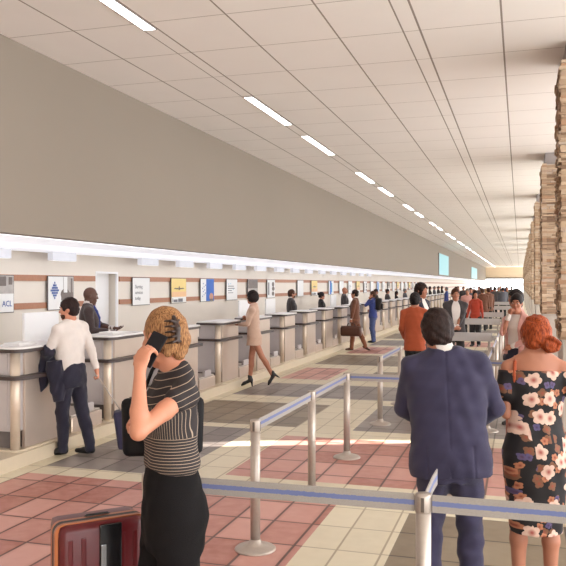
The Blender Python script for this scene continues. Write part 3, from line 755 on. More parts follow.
# ------------------------------------------------------------------ posters
PW = mat('poster_white', (232, 230, 228), .5, var=.02); INK = mat('ink_grey', (120, 118, 122), .6); INKB = mat('ink_blue', (44, 82, 160), .6); FRD = mat('poster_frame_dark', (96, 88, 86), .5)
PYEL = mat('poster_yellow', (232, 204, 128), .5, var=.04, scale=6); PBLUE = mat('poster_blue', (38, 96, 186), .5, var=.25, scale=5); PGREY = mat('poster_grey_photo', (176, 168, 162), .5, var=.35, scale=9)
PDARK = mat('poster_dark_photo', (112, 100, 94), .5, var=.4, scale=14); PSKIN = mat('poster_warm_photo', (190, 140, 116), .5, var=.35, scale=10)
PTEAL = mat('poster_teal', (90, 180, 214), .5)
def plate(bm, y0, y1, z0, z1, x=.0, t=.002, mi=0): bx(bm, x, x+t, y0, y1, z0, z1, mi=mi)
def poster(y0, y1, kind, label):
    w = y1-y0; r = empty('wall_poster', (XW+.026, (y0+y1)/2, 1.5)); tag(r, label, 'poster', 'posters on the wall behind the desks')
    # local: y across (left to right as seen from the hall is increasing y), z up, x out of the wall
    h = .59; a, b = -w/2, w/2
    f = bmesh.new(); bx(f, .012, .03, a, b, 0, h, bev=.003); obj('frame', f, FRD, r)
    p = bmesh.new(); plate(p, a+.012, b-.012, .012, h-.012, .0302)
    face = obj('sheet', p, {'yellow': PYEL}.get(kind, PW), r)
    X = .0325; off = [0]
    def part(nm, m, rects=None, circ=None):
        q = bmesh.new(); off[0] += .0022; X = .0305+off[0]
        for rc in rects or []: plate(q, rc[0], rc[1], rc[2], rc[3], X, .0016)
        for c in circ or []:
            vs = [q.verts.new((X+.0028, c[0]+c[2]*math.cos(t*PI/8), c[1]+(c[3] if len(c) > 3 else c[2])*math.sin(t*PI/8))) for t in range(16)]; q.faces.new(vs)
        return obj(nm, q, m, r)
    def words_(lines, y, z, size, m):
        for i, t in enumerate(lines):
            me = text_mesh(t, size); o = link_mesh('lettering', me, m, r); o.rotation_euler = (PI/2, 0, PI/2); o.location = (.0305+off[0]+.004, y, z-i*size*1.15)
    if kind == 'diamond':
        part('photo_patch', PGREY, [(b-.33, b-.016, .05, .575)], None); part('photo_patch', PDARK, [(b-.40, b-.03, .16, .30), (b-.10, b-.05, .30, .55)], [(b-.28, .27, .14, .10)])
        dots = []
        for i in range(-3, 4):
            for j in range(-3, 4):
                if abs(i)+abs(j) <= 3: dots.append((a+.19+i*.036, .34+j*.044, .016, .019))
        part('diamond_emblem', INKB, None, dots); part('pale_patch', PW, [(b-.33, b-.22, .30, .575)])
    elif kind == 'photo':
        part('photo_patch', PGREY, [(a+.015, b-.015, .30, .575)]); part('photo_patch', PDARK, [(a+.1, b-.2, .42, .57), (b-.14, b-.05, .44, .56)]); words_(['ACL'], b-.30, .10, .13, INKB)
    elif kind == 'text':
        words_(['Starting', 'services', 'today'], a+.11, .36, .105, INK)
    elif kind == 'yellow':
        part('lower_band', PW, [(a+.016, b-.016, .015, .15)]); part('grey_caption', INK, [(a+.06, a+.09, .03, .12), (a+.12, a+.33, .03, .09), (a+.37, a+.62, .03, .11)])
        part('plane_emblem', PDARK, None, [(0, .35, .035, .05)]+[(s*(.06+.045*i), .345-.008*abs(i-1)+.02*(i > 2), .035, .012) for s in (-1, 1) for i in range(5)])
        part('orange_wash', mat('poster_peach', (232, 186, 140), .5), [(a+.016, b-.016, .15, .27)])
    elif kind == 'blue':
        part('blue_panel', PBLUE, [(a+.36, b-.015, .015, .575)]); part('photo_patch', PSKIN, None, [(b-.20, .12, .13, .10)]); part('photo_patch', PDARK, [(b-.3, b-.08, .016, .07)])
        part('dotted_emblem', INKB, None, [(a+.20+(.045*((i*7) % 5-2)), .14+.04*i, .022, .018) for i in range(9)])
    elif kind == 'lines':
        part('text_lines', INK, [(a+.1, a+.55, .38, .40), (a+.1, a+.62, .32, .34), (a+.1, a+.4, .26, .28), (a+.1, a+.5, .2, .215)]); part('teal_dots', PTEAL, None, [(a+.14, .45, .022), (a+.3, .46, .018), (a+.5, .3, .02)])
    elif kind == 'dark':
        part('photo_patch', PDARK, [(a+.015, b-.015, .32, .575)]); part('photo_patch', PGREY, [(a+.015, b-.015, .20, .32)])
    elif kind == 'mono':
        part('photo_patch', PDARK, None, [(b-.22, .44, .12, .08), (b-.2, .3, .14, .07), (b-.22, .14, .13, .07)]); part('text_lines', INK, [(a+.08, a+.2, .1, .5)])
    elif kind == 'bluestripe':
        part('blue_panel', PBLUE, [(a+.2, a+.5, .015, .575)]); part('teal_dots', PTEAL, [(a+.5, a+.62, .1, .5)])
    return r
PL = [(9.5, 10.33, 'photo', 'white poster with grey photo and blue letters, cut by the left edge'), (11.24, 12.03, 'diamond', 'white poster with blue dotted diamond and grey photo behind the man in the white shirt'),
      (14.21, 14.99, 'text', 'plain white poster with three lines of grey lettering'), (16.05, 16.88, 'yellow', 'yellow poster with a small dark winged emblem'),
      (17.74, 18.63, 'blue', 'half white half blue poster with a face at its bottom'), (19.52, 20.36, 'lines', 'white poster with fine text lines right of the blue one'),
      (21.23, 22.13, 'dark', 'grey photo poster above the dark-haired woman in cream'), (23.04, 23.85, 'mono', 'white poster with three dark smudges right of the woman in cream'),
      (26.5, 27.3, 'lines2', 'blank white poster beside the bearded clerk'), (28.43, 29.34, 'yellow2', 'pale yellow poster between two clerks')]
for a, b, kd, lb in PL:
    poster(a, b, {'lines2': 'plain', 'yellow2': 'yellow'}.get(kd, kd), lb)
poster(31.2, 32.1, 'bluestripe', 'bright blue striped poster above the woman clerk with a hair bun')
ks = ['plain', 'lines', 'yellow', 'mono', 'plain', 'bluestripe', 'lines', 'dark', 'plain', 'yellow']
yy = 33.2; i = 0
while yy < 62:
    poster(yy, yy+.85, ks[i % 10], 'tiny distant poster far along the wall behind the clerks'); yy += 1.85; i += 1

# ------------------------------------------------------------------ screens on the taupe wall
for (y0, y1, z0, z1, lb) in ((51.0, 58.0, 2.55, 4.0, 'larger pale cyan screen high on the taupe wall'), (86, 97.5, 2.55, 3.85, 'smaller, farther pale cyan screen high on the taupe wall')):
    r = empty('wall_screen', (XF, (y0+y1)/2, z0)); tag(r, lb, 'screen', 'cyan screens'); w = (y1-y0)/2
    bm = bmesh.new(); bx(bm, 0, .06, -w, w, 0, z1-z0, bev=.01); obj('casing', bm, CAPG, r)
    bm = bmesh.new(); bx(bm, .06, .066, -w+.06, w-.06, .03, z1-z0-.03); obj('display', bm, CYAN, r)

# ------------------------------------------------------------------ check-in counters
def arc_outline(x0, x1, y0, y1, r):   # plan outline, rounded at the hall side corners
    pts = [(x0, y0)]
    for t in range(7): an = -PI/2+t*PI/12; pts.append((x1-r+r*math.cos(an), y0+r+r*math.sin(an)))
    for t in range(7): an = t*PI/12; pts.append((x1-r+r*math.cos(an), y1-r+r*math.sin(an)))
    pts.append((x0, y1)); return pts
def make_counter():
    r = empty('check_in_counter', (0, 0, 0))     # origin: near hall-side corner at the floor
    L = 1.0; D = .72
    bm = bmesh.new(); bx(bm, -D, -.40, .03, L-.03, .36, .93, bev=.01); bx(bm, -.44, -.06, .03, L-.03, .36, 1.22, bev=.01); obj('body', bm, CGREY, r)
    bm = bmesh.new(); bx(bm, -D+.05, -.12, .10, L-.1, .0, .37); obj('recess', bm, RECESS, r)
    bm = bmesh.new(); bx(bm, -.08, -.035, .16, L-.02, .17, .925, bev=.006); obj('front_panel', bm, CMETAL, r)
    bm = bmesh.new(); bx(bm, -.08, -.035, .16, L-.02, .965, 1.22, bev=.006); obj('upper_panel', bm, CMETAL, r)
    bm = bmesh.new(); lathe(bm, [(.052, .17), (.052, 1.225)], 20, (-.085, .06, 0)); obj('corner_pillar', bm, PILLAR, r, True)
    bm = bmesh.new(); bx(bm, -.52, -.16, .022, .06, .40, .93, bev=.006); bx(bm, -.43, -.16, .022, .06, .975, 1.2, bev=.006); obj('side_panel', bm, CGREY, r)
    bm = bmesh.new(); slab(bm, arc_outline(-.46, .045, -.045, L+.02, .14), 1.215, 1.252); obj('worktop_edge', bm, DARKED, r)
    bm = bmesh.new(); slab(bm, arc_outline(-.45, .035, -.035, L+.01, .13), 1.252, 1.272); obj('worktop', bm, TOPW, r)
    bm = bmesh.new(); slab(bm, arc_outline(-.62, .075, -.07, L+.06, .16), .925, .965); obj('bumper_rail', bm, DARKED, r)
    bm = bmesh.new(); slab(bm, arc_outline(-D, .0, .0, L, .1), 0, .17); obj('kick_plate', bm, BEIGEP, r)
    bm = bmesh.new(); lathe(bm, [(.028, .1), (.028, .37)], 12, (-.55, .045, 0)); obj('leg', bm, METAL, r, True)
    return r
ctr = make_counter(); freeze(ctr)
CX = -5.10
cy = [6.97-1.93*1]+[6.97+1.93*k for k in range(0, 34)]
clab = {0: None, 1: 'grey check-in counter at the left edge, before the man holding a jacket', 2: 'check-in counter between the man in the white shirt and the blonde woman', 3: 'check-in counter mostly hidden behind the blonde woman’s head',
        4: 'check-in counter the woman in the cream suit reaches onto', 5: 'check-in counter just behind the woman in the cream suit', 6: 'check-in counter in front of the bearded clerk', 7: 'check-in counter in front of the woman clerk with a bun', 8: 'check-in counter left of the man with the brown bag'}
for i, yv in enumerate(cy):
    if i == 0: continue
    o = ctr if i == 1 else copy_tree(ctr)
    o.location = (CX, yv, 0)
    tag(o, clab.get(i, 'small distant check-in counter farther down the long row'), 'counter', 'check-in counters along the wall')
# stub of the first one past the left edge
# baggage scales in the gaps
def make_scale():
    r = empty('baggage_scale'); bm = bmesh.new(); bx(bm, -.64, -.06, .09, .79, 0, .33, bev=.01); obj('base', bm, CMETAL, r)
    bm = bmesh.new(); bx(bm, -.62, -.08, .11, .77, .33, .36, bev=.008); obj('weighing_plate', bm, METAL, r)
    bm = bmesh.new(); bx(bm, -.10, -.05, .30, .58, .36, .46, bev=.01); obj('display_box', bm, CGREY, r); return r
sc0 = make_scale(); freeze(sc0)
sl = {0: 'metal baggage scale beside the man in the white shirt', 1: 'metal baggage scale left of the blonde woman’s arm', 2: 'metal baggage scale right of the blonde woman', 3: 'metal baggage scale beside the woman in the cream suit'}
for i in range(1, 20):
    o = sc0 if i == 1 else copy_tree(sc0); o.location = (CX, cy[i]+1.02, 0)
    tag(o, sl.get(i-1, 'small distant baggage scale between counters farther down the row'), 'baggage scale', 'baggage scales between the counters')
# white monitor backs standing on the desks
mon0 = None
ml = ['white screen back standing over the first counter at the left edge', None, None, None, 'white screen back right of the woman in cream', 'white screen back right of the bearded clerk']
mi_ = 0
for (X, Y, wd, lb) in ((-6.35, 9.9-.72, .80, 'large white screen back above the counter at the left edge'), (-6.35, 17.4, .8, 'white screen back just right of the woman in cream'), (-6.35, 19.4, .8, 'white screen back right of the bearded clerk'), (-6.35, 26.6, .8, 'distant white screen back behind the man with the brown bag'), (-6.35, 29.4, .8, 'distant white screen back beside the person in blue')):
    if mon0 is None:
        r = empty('screen'); bm = bmesh.new(); bx(bm, -.02, .02, -.4, .4, 1.06, 1.56, bev=.008); obj('back_panel', bm, WHITEP, r)
        bm = bmesh.new(); lathe(bm, [(.16, 0), (.16, .02), (.03, .03), (.03, 1.08)], 16, (-.03, 0, 0)); obj('stand', bm, METAL, r, True)
        mon0 = r; freeze(r); o = r
    else: o = copy_tree(mon0)
    o.location = (X, Y, 0); tag(o, lb, 'screen', 'white screens behind the counters')
# paper tray on first counters
for (u_, X, Y, lb) in ((0, -5.33, 7.3, 'white paper tray lying on the counter beside the man in the white shirt'), (1, -5.33, 9.3, 'white paper tray lying on the counter in front of the bald clerk')):
    r = empty('paper_tray', (X, Y, 1.272)); tag(r, lb, 'tray', 'paper trays'); bm = bmesh.new(); bx(bm, -.12, .12, -.16, .16, 0, .018, bev=.006); obj('tray', bm, TOPW, r)
    bm = bmesh.new(); bx(bm, -.10, .10, -.14, .14, .018, .030, mtx=None); obj('paper_stack', bm, PW, r)

# ------------------------------------------------------------------ stone columns
def make_column():
    r = empty('stone_column')   # origin near-left corner at floor
    W, D = 1.05, 1.05
    bm = bmesh.new(); bx(bm, .03, W-.03, .03, D-.03, 0, ZC); obj('core', bm, CAPG, r)
    bm = bmesh.new(); bx(bm, -.01, W+.01, -.01, D+.01, 0, 1.33, bev=.008); bx(bm, -.02, W+.02, -.02, D+.02, 0, .12, bev=.006); bx(bm, -.018, W+.018, -.018, D+.018, 1.33, 1.36, bev=.004); obj('plinth', bm, STONEG, r)
    bm = bmesh.new(); tones = []
    rnd = random.Random(3)
    def stone(face, s0, s1, z0, z1, dep, tone):
        g = .004; n0 = len(bm.faces)
        if face == 'f': bx(bm, s0+g, s1-g, -dep, .06, z0+g*.7, z1-g*.7)
        elif face == 'l': bx(bm, -dep, .06, s0+g, s1-g, z0+g*.7, z1-g*.7)
        elif face == 'r': bx(bm, W-.06, W+dep, s0+g, s1-g, z0+g*.7, z1-g*.7)
        else: bx(bm, s0+g, s1-g, D-.06, D+dep, z0+g*.7, z1-g*.7)
        bm.faces.ensure_lookup_table()
        for f in list(bm.faces)[n0:]: tones.append(tone)
    for face in ('f', 'l'):
        z = 1.36
        while z < 4.30:
            hgt = min(rnd.choice((.022, .03, .035, .045, .065)), 4.32-z); s = 0.0 if face == 'f' else .0
            while s < 1.05:
                L = rnd.uniform(.10, .42); e = min(1.05, s+L)
                if 1.05-e < .08: e = 1.05
                stone(face, s-(.03 if s == 0 else 0), e, z, z+hgt, rnd.uniform(.008, .055), rnd.random()); s = e
            z += hgt
    for face in ('r', 'b'):
        z = 1.36
        while z < 4.30:
            hgt = min(rnd.choice((.08, .10, .13)), 4.32-z); s = 0
            while s < 1.05:
                e = min(1.05, s+rnd.uniform(.2, .5)); stone(face, s, e, z, z+hgt, rnd.uniform(.008, .05), rnd.random()); s = e
            z += hgt
    o = obj('stone_cladding', bm, STONE, r)
    at_ = o.data.attributes.new('tone', 'FLOAT', 'FACE'); at_.data.foreach_set('value', tones[:len(o.data.polygons)])
    return r
col0 = make_column(); freeze(col0)
cl = ['nearest stone-clad column, cut by the right edge of the photo', 'second stone-clad column, behind the nearest one', 'third stone-clad column with its grey cap just showing', 'fourth stone-clad column, a thin sliver']
for i in range(15):
    o = col0 if i == 0 else copy_tree(col0); o.location = (.44, 8.62+7.3*i, 0)
    tag(o, cl[i] if i < 4 else 'distant stone-clad column in the receding row', 'column', 'stone-clad columns on the right')

# ------------------------------------------------------------------ stanchions and belts
def make_post():
    r = empty('stanchion_post'); bm = bmesh.new(); lathe(bm, [(.0365, .03), (.0365, .945)], 28); obj('pole', bm, METAL, r, True)
    bm = bmesh.new(); lathe(bm, [(.152, 0), (.152, .008), (.14, .018), (.10, .030), (.05, .046), (.042, .07), (.0375, .075)], 36); obj('base', bm, METAL, r, True)
    bm = bmesh.new(); lathe(bm, [(.0385, .865), (.0395, .87), (.0395, .94), (.036, .952), (.0, .953)], 28, cap=False); obj('belt_head', bm, METAL, r, True)
    bm = bmesh.new()
    for an in range(4):
        c, s = math.cos(an*PI/2), math.sin(an*PI/2); bx(bm, .036*c-.008*abs(s)-.004*abs(c), .036*c+.008*abs(s)+.004*abs(c), .036*s-.008*abs(c)-.004*abs(s), .036*s+.008*abs(c)+.004*abs(s), .872, .94)
    obj('belt_slot', bm, STEEL_D, r); return r
post0 = make_post(); freeze(post0); np_ = [0]
def post(x, y, lb):
    o = post0 if np_[0] == 0 else copy_tree(post0); np_[0] += 1; o.location = (x, y, 0); tag(o, lb, 'stanchion', 'metal stanchion posts'); return o
def belt(p, q, lb, sag=.0, z0=.865, z1=.948):
    p = Vector(p); q = Vector(q); t = (q-p).normalized(); a = p+t*.042; b = q-t*.042
    bm = bmesh.new(); strip(bm, [a, a.lerp(b, .33), a.lerp(b, .66), b], .006, z0, z1); o = obj('retractable_belt', bm, BELT); tag(o, lb, 'belt', 'retractable queue belts'); return o
XL = -1.86
P0 = (-.44, 3.69); Q0 = (-1.87, 3.66)
post(*P0, 'thick near stanchion post standing right in front of the man in the navy suit'); post(*Q0, 'stanchion post behind the blonde woman’s legs, just right of the red suitcase')
post(XL, 5.33, 'stanchion post with round base on red tiles, starting the slanting belt run'); post(XL, 6.93, 'second post of the slanting belt run, base hidden by the near belt'); post(XL, 8.45, 'third post of the slanting belt run, on red tiles in the sun streak')
post(XL, 10.6, 'post just left of the navy suit man’s shoulder, on grey tiles'); post(XL, 12.45, 'fifth post of the left belt line, left of the man in the navy suit')
for yv in (16.6, 18.8, 21): post(XL, yv, 'distant post of the left belt line, seen behind the man in the navy suit')
post(1.05, 3.70, 'post beyond the right edge holding the nearest belt'); post(-.57, 7.1, 'post seen between the navy suit man’s legs')
belt(Q0, P0, 'near belt with blue centre stripe between the blonde woman and the near post'); belt(P0, (1.05, 3.70), 'near belt with blue stripe crossing in front of the floral dress')
bm = bmesh.new(); strip(bm, [(-.44+.005, 3.73), (-.436, 4.05), (-.43, 4.22)], .006, .865, .948); tag(obj('retractable_belt', bm, BELT), 'short belt end pointing away from the near post top', 'belt', 'retractable queue belts')
belt((XL, 5.33), (XL, 6.93), 'first length of the slanting belt run, nearest the camera'); belt((XL, 6.93), (XL, 8.45), 'second length of the slanting belt run'); belt((XL, 8.45), (-.42, 8.45), 'belt running right from the third post to behind the navy suit man')
belt((XL, 10.6), (XL, 12.45), 'belt from beside the navy suit man’s shoulder to the next post'); belt((XL, 16.6), (XL, 18.8), 'distant belt of the left line')
post(-.42, 8.45, 'post hidden behind the navy suit man’s shoulder')
XM = -.42
for i, yv in enumerate((10.5, 12.6, 14.9, 17.2, 19.6, 22.7)):
    post(XM, yv, ['post left of the woman in the white blouse', 'post behind the woman in the white blouse'][i] if i < 2 else 'distant post of the middle belt line')
ys_ = (10.5, 12.6, 14.9, 17.2, 19.6, 22.7)
for i in range(5): belt((XM, ys_[i]), (XM, ys_[i+1]), ['belt receding beside the woman in the white blouse', 'second length of the belt beside the woman in the white blouse'][i] if i < 2 else 'distant belt of the middle line')
belt((XM, 10.5), (.38, 10.5), 'pale belt between the navy suit man and the auburn hair bun')
def board(x0, x1, y, lb, z0=.82, z1=.99):
    r = empty('barrier_rail', ((x0+x1)/2, y, 0)); tag(r, lb, 'barrier', 'flat grey barrier rails'); L = (x1-x0)/2
    bm = bmesh.new(); bx(bm, -L, L, -.015, .015, z0, z1, bev=.006); obj('rail', bm, BOARD, r)
    for s in (-1, 1):
        bm = bmesh.new(); lathe(bm, [(.14, 0), (.14, .01), (.03, .03), (.025, z0+.05)], 14, (s*(L-.06), .03, 0)); obj('leg', bm, METAL, r, True)
board(-1.75, -.52, 15.6, 'widest flat grey rail in front of the man in the charcoal jacket')
board(-1.75, -.52, 22.0, 'flat grey rail just beyond the man in the charcoal jacket')
board(-1.75, -.52, 27.0, 'flat grey rail in front of the man in the brown jacket'); board(-1.75, -.3, 35.0, 'thin far grey rail behind the brown jacket'); board(-1.5, -.1, 43.0, 'farthest thin grey rail')
#SECTION4
# ------------------------------------------------------------------ garments with patterns
def stripe_mat():
    g = NG('striped_jersey'); v, x, y, z = g.xyz()
    def st(c, per, w): 
        fr = g.ma('FRACT', g.ma('DIVIDE', c, per)); return g.ma('LESS_THAN', fr, w)
    ry = g.ma('MULTIPLY', g.ma('ABSOLUTE', x), .55)
    upper = st(g.ma('ADD', z, g.ma('MULTIPLY', y, .35)), .0265, .10)
    vert = st(g.ma('ADD', y, g.ma('MULTIPLY', x, .8)), .0125, .16)
    low = st(g.ma('ADD', z, g.ma('MULTIPLY', g.noise(v, 6), .01)), .0125, .2)
    m1 = g.ma('GREATER_THAN', z, 1.36); m2 = g.ma('GREATER_THAN', z, 1.235)
    a = g.ma('ADD', g.ma('MULTIPLY', m2, vert), g.ma('MULTIPLY', g.ma('SUBTRACT', 1, m2), low))
    a = g.ma('ADD', g.ma('MULTIPLY', m1, upper), g.ma('MULTIPLY', g.ma('SUBTRACT', 1, m1), a))
    g.l(g.mix(a, lin((44, 37, 38)), lin((166, 146, 128))), g.b.inputs['Base Color']); g.b.inputs['Roughness'].default_value = .85; return g.m
def floral_mat():
    g = NG('floral_dress_cloth'); v, x, y, z = g.xyz()
    base = lin((27, 22, 25)); col = None
    xx = g.ma('ADD', x, g.ma('MULTIPLY', y, .9))
    def layer(col, sc, seed, petal, heart, thr, r0, n=5):
        vec = g.comb(g.ma('ADD', g.ma('MULTIPLY', xx, sc), seed), g.ma('ADD', g.ma('MULTIPLY', z, sc), seed*1.7), 0.0)
        vo = g.n('ShaderNodeTexVoronoi'); vo.voronoi_dimensions = '2D'; vo.inputs['Scale'].default_value = 1; vo.inputs['Randomness'].default_value = .75; g.l(vec, vo.inputs['Vector'])
        sub = g.n('ShaderNodeVectorMath', operation='SUBTRACT'); g.l(vec, sub.inputs[0]); g.l(vo.outputs['Position'], sub.inputs[1])
        sp = g.n('ShaderNodeSeparateXYZ'); g.l(sub.outputs[0], sp.inputs[0])
        wn = g.n('ShaderNodeTexWhiteNoise'); wn.noise_dimensions = '2D'; g.l(vo.outputs['Position'], wn.inputs['Vector'])
        ang = g.ma('ADD', g.ma('ARCTAN2', sp.outputs[1], sp.outputs[0]), g.ma('MULTIPLY', wn.outputs['Value'], 6.0))
        rad = g.ma('MULTIPLY', g.ma('ADD', .78, g.ma('MULTIPLY', g.ma('ABSOLUTE', g.ma('COSINE', g.ma('MULTIPLY', ang, n/2))), .32)), r0)
        dist = g.ma('ADD', vo.outputs['Distance'], g.ma('MULTIPLY', g.ma('SUBTRACT', g.noise(v, 40), .5), .08))
        on = g.ma('MULTIPLY', g.ma('LESS_THAN', dist, rad), g.ma('GREATER_THAN', wn.outputs['Value'], thr))
        t = g.ma('DIVIDE', vo.outputs['Distance'], r0)
        sh = g.n('ShaderNodeMapRange'); g.l(t, sh.inputs[0]); sh.inputs[1].default_value = .1; sh.inputs[2].default_value = .55
        fl = g.mix(sh.outputs[0], lin(heart), lin(petal)); fl = g.mix(g.ma('MULTIPLY', g.noise(v, 30), .45), fl, lin((150, 90, 70)))
        return g.mix(on, col if col is not None else base, fl)
    col = layer(None, 14, 3.1, (120, 84, 60), (150, 70, 50), .62, .38, 4)
    col = layer(col, 17, 8.3, (70, 78, 128), (40, 40, 90), .86, .36, 4)
    col = layer(col, 16, 5.7, (196, 130, 96), (140, 60, 46), .70, .36, 5)
    col = layer(col, 9.5, 1.37, (240, 208, 190), (176, 84, 78), .34, .42, 5)
    g.l(col, g.b.inputs['Base Color']); g.b.inputs['Roughness'].default_value = .7; return g.m
BLACKT = mat('black_trouser_cloth', (21, 18, 19), .9, var=.1, bump=.3, bscale=260, spec=.2); STRIPE = stripe_mat(); FLORAL = floral_mat()
PLASTIC = mat('black_gloss_plastic', (26, 24, 28), .5, spec=.25); GLASSB = mat('phone_screen_glass', (30, 34, 42), .08)
CHAR = mat('dark_clip_plastic', (52, 34, 28), .35)

# ------------------------------------------------------------------ foreground figures
# blonde woman on the phone
bl_a = 99
def bl_hand(r, w, z): x, y = S(bl_a, r, w); return (x, y, z)
bpy.context.view_layer.update()
root, J = person(dict(label='blonde woman in a striped top and black trousers holding a phone to her ear', sex='f', h=.0062, fine=.0052, skin=SK_LIGHT, hair='updo', hair_m=H_BLOND, hair_g=.006, lump=.0012, strand=.55, head_off=(0, .024, -.012), hh=.004,
    scale=1.045, head_yaw=-60, head_pitch=8, twist=6,
    hands={'L': (bl_hand(-.125, -.22, 1.53), bl_hand(-.33, -.62, -.70), unit(V3(*bl_hand(.25, .30, 1.0))), bl_hand(.6, .8, -.2), bl_hand(-.6, .6, .3), (38, 42, 25)),
           'R': (bl_hand(-.13, .10, 1.24), bl_hand(.3, .5, -1), None, (-1, 0, .2), (0, .3, 1), (50, 60, 40))},
    top=dict(t='shirt', m=STRIPE, sl='cap', hem=1.10, name='striped_top', w=1.02), bottom=dict(t='trousers', m=BLACKT, w=1.03, cuff=.07, rise=1.125),
    feet={'L': ((-.11, -.10, .085), (-.1, 1, 0)), 'R': ((.10, .13, .085), (.1, 1, 0))}, shoes=MATS['black_leather']), u=172, d=3.4, a=bl_a)
e, w = J['arm']['L']
# hair clip
s = SDF(); HP = J['HP']
s.chain([HP(-.035, -.104, .060), HP(-.036, -.120, .012), HP(-.035, -.114, -.042)], [.009, .013, .010], .006)
for k in range(5):
    z_ = .045-.022*k
    for sg in (-1, 1): s.chain([HP(-.036, -.117, z_*.8), HP(-.036+sg*.020-.004*(sg < 0), -.112, z_), HP(-.036+sg*.034, -.098+.016*(sg < 0), z_*1.05)], [.006, .0058, .0035], .003)
sdf_obj('hair_clip', s, .0032, CHAR, root)
def wpt(J, root, p):   # local point to world
    bpy.context.view_layer.update(); return root.matrix_world @ Vector(tuple(p))
# phone (held: a thing of its own)
def phone(root, p0, p1, nrm, label):
    p0 = wpt(J, root, p0); p1 = wpt(J, root, p1); c = (p0+p1)/2; zax = (p0-p1).normalized(); n = Vector(nrm); n = (n-n.dot(zax)*zax).normalized(); xax = n.cross(zax)
    M = Matrix((xax, n, zax)).transposed().to_4x4(); M.translation = c
    r = empty('mobile_phone'); r.matrix_world = M
    bm = bmesh.new(); bx(bm, -.038, .038, -.0045, .0045, -.076, .076, bev=.004); obj('case', bm, PLASTIC, r)
    bm = bmesh.new(); bx(bm, -.034, .034, .0045, .0052, -.070, .070); obj('phone_screen', bm, GLASSB, r)
    bm = bmesh.new(); bx(bm, .012, .033, -.0062, -.0045, .05, .071, bev=.001); obj('camera_bump', bm, PLASTIC, r)
    tag(r, label, 'phone'); return r
# shoulder bag on the far side
def bag(root_loc, rz, w, dp, hgt, m, label, strap=None, top_handles=True, name='handbag', cat='bag', taper=.8):
    r = empty(name, root_loc, rz); tag(r, label, cat)
    bm = bmesh.new(); res = bmesh.ops.create_cube(bm, size=1)
    for v in res['verts']:
        k = 1 if v.co.z < 0 else taper; v.co = Vector((v.co.x*w*k, v.co.y*dp*(1 if v.co.z < 0 else .6), (v.co.z+.5)*hgt))
    bmesh.ops.bevel(bm, geom=list(bm.edges), offset=min(.03, dp*.4), segments=3, affect='EDGES', profile=.5); obj('bag_body', bm, m, r, True)
    bm = bmesh.new(); tube(bm, [(-w*.4*taper, 0, hgt), (-w*.2, 0, hgt+.004), (w*.2, 0, hgt+.004), (w*.4*taper, 0, hgt)], .006, 6); obj('zip', bm, STEEL_D, r, True)
    bm = bmesh.new(); bx(bm, -.03, .03, -dp*.32, -dp*.28, hgt*.80, hgt*.92, bev=.003); obj('clasp', bm, STEEL_D, r)
    if strap:
        bm = bmesh.new(); tube(bm, strap, .009, 8); obj('strap', bm, m, r, True)
    return r
J_bl, R_bl = J, root
wv = V3(*bl_hand(-.150, -.16, 1.535))
bpy.context.view_layer.update()
phone(root, bl_hand(-.048, -.125, 1.658), bl_hand(-.112, -.150, 1.545), (root.matrix_world.to_3x3() @ Vector(bl_hand(.55, .85, 0))), 'dark mobile phone the blonde woman holds against her ear')
bX, bY = at(163, 3.62)
az = math.atan2(bY, bX)-PI/2
bag((bX, bY, 1.145), az, .37, .10, .27, mat('black_bag_leather', (20, 18, 20), .7, spec=.25), 'black leather bag hanging on the far side of the blonde woman', strap=[(-.10, 0, .27), (-.05, 0, .40), (.02, -.04, .50), (.06, -.05, .50), (.10, 0, .40), (.14, 0, .27)], taper=1.05)

# man in navy suit
root, J = person(dict(label='man in a navy blue suit seen from behind, dark hair, standing behind the near belt', h=.0062, fine=.009, skin=SK_TAN, hair='short', hair_m=H_DKBR, hair_g=.020, hh=.0045, scale=1.022,
    head_yaw=6, head_pitch=6, fat=1.0, side=-3.0, head_off=(-.034, 0, -.022), hands={'L': ((-.09, .21, 1.04), (-1, -.35, -.25)), 'R': ((.11, .18, 1.03), (1, -.35, -.15))},
    top=dict(t='jacket', m=NAVY, w=1.17, hem=.81), inner=MATS['white_shirt_cloth'], bottom=dict(t='trousers', m=NAVY, w=1.06, cuff=.075),
    feet={'L': ((-.13, -.02, .085), (-.1, 1, 0)), 'R': ((.13, .03, .085), (.1, 1, 0))}, wr=.0042), u=450, d=4.52, a=2)
# woman in floral dress
def bunp(): x, y = S(25, .070, -.055); return (x, y-.075, -.045)
root, J = person(dict(label='woman in a black floral dress with auburn hair in a bun, seen from behind', sex='f', h=.0062, fine=.0062, skin=SK_TAN, hair='bun', hair_m=H_RED, hair_g=.018, hh=.0045, scale=.985, head_off=(0, 0, -.045), bun=(.050, -.105, -.062), bun_r=.050,
    head_yaw=18, head_pitch=5, fat=1.05, hands={'L': ((-.10, .22, 1.12), (-.15, -.4, -1)), 'R': ((.23, .12, 1.0), (1, -.8, -.3))},
    top=dict(t='dress', m=FLORAL, neck='off', name='floral_dress'), heel=.04,
    feet={'L': ((-.10, .0, .085), (-.1, 1, 0)), 'R': ((.09, .02, .085), (.1, 1, 0))}), u=535.5, d=4.66, a=4)
J_f, R_f = J, root
s = SDF(); T = J['T']
s.chain([T(-.125, -.070, 1.30), T(-.128, -.085, 1.38), T(-.125, -.060, 1.46), T(-.120, -.005, 1.487), T(-.12, .05, 1.46), T(-.12, .125, 1.34), T(-.14, .15, 1.2), T(-.15, .13, 1.05)], [.011]*8, .004)
so = sdf_obj('bag_strap', s, .005, MATS['rust_orange_knit'], None); bpy.context.view_layer.update(); so.matrix_world = root.matrix_world.copy(); so.name = 'orange_bag_strap'
ob = empty('shoulder_bag', wpt(J, root, (-.13, .19, .84)), root.rotation_euler.z+PI/2); tag(ob, 'rust orange shoulder bag whose strap crosses the floral dress shoulder', 'bag')
bpy.context.view_layer.update()
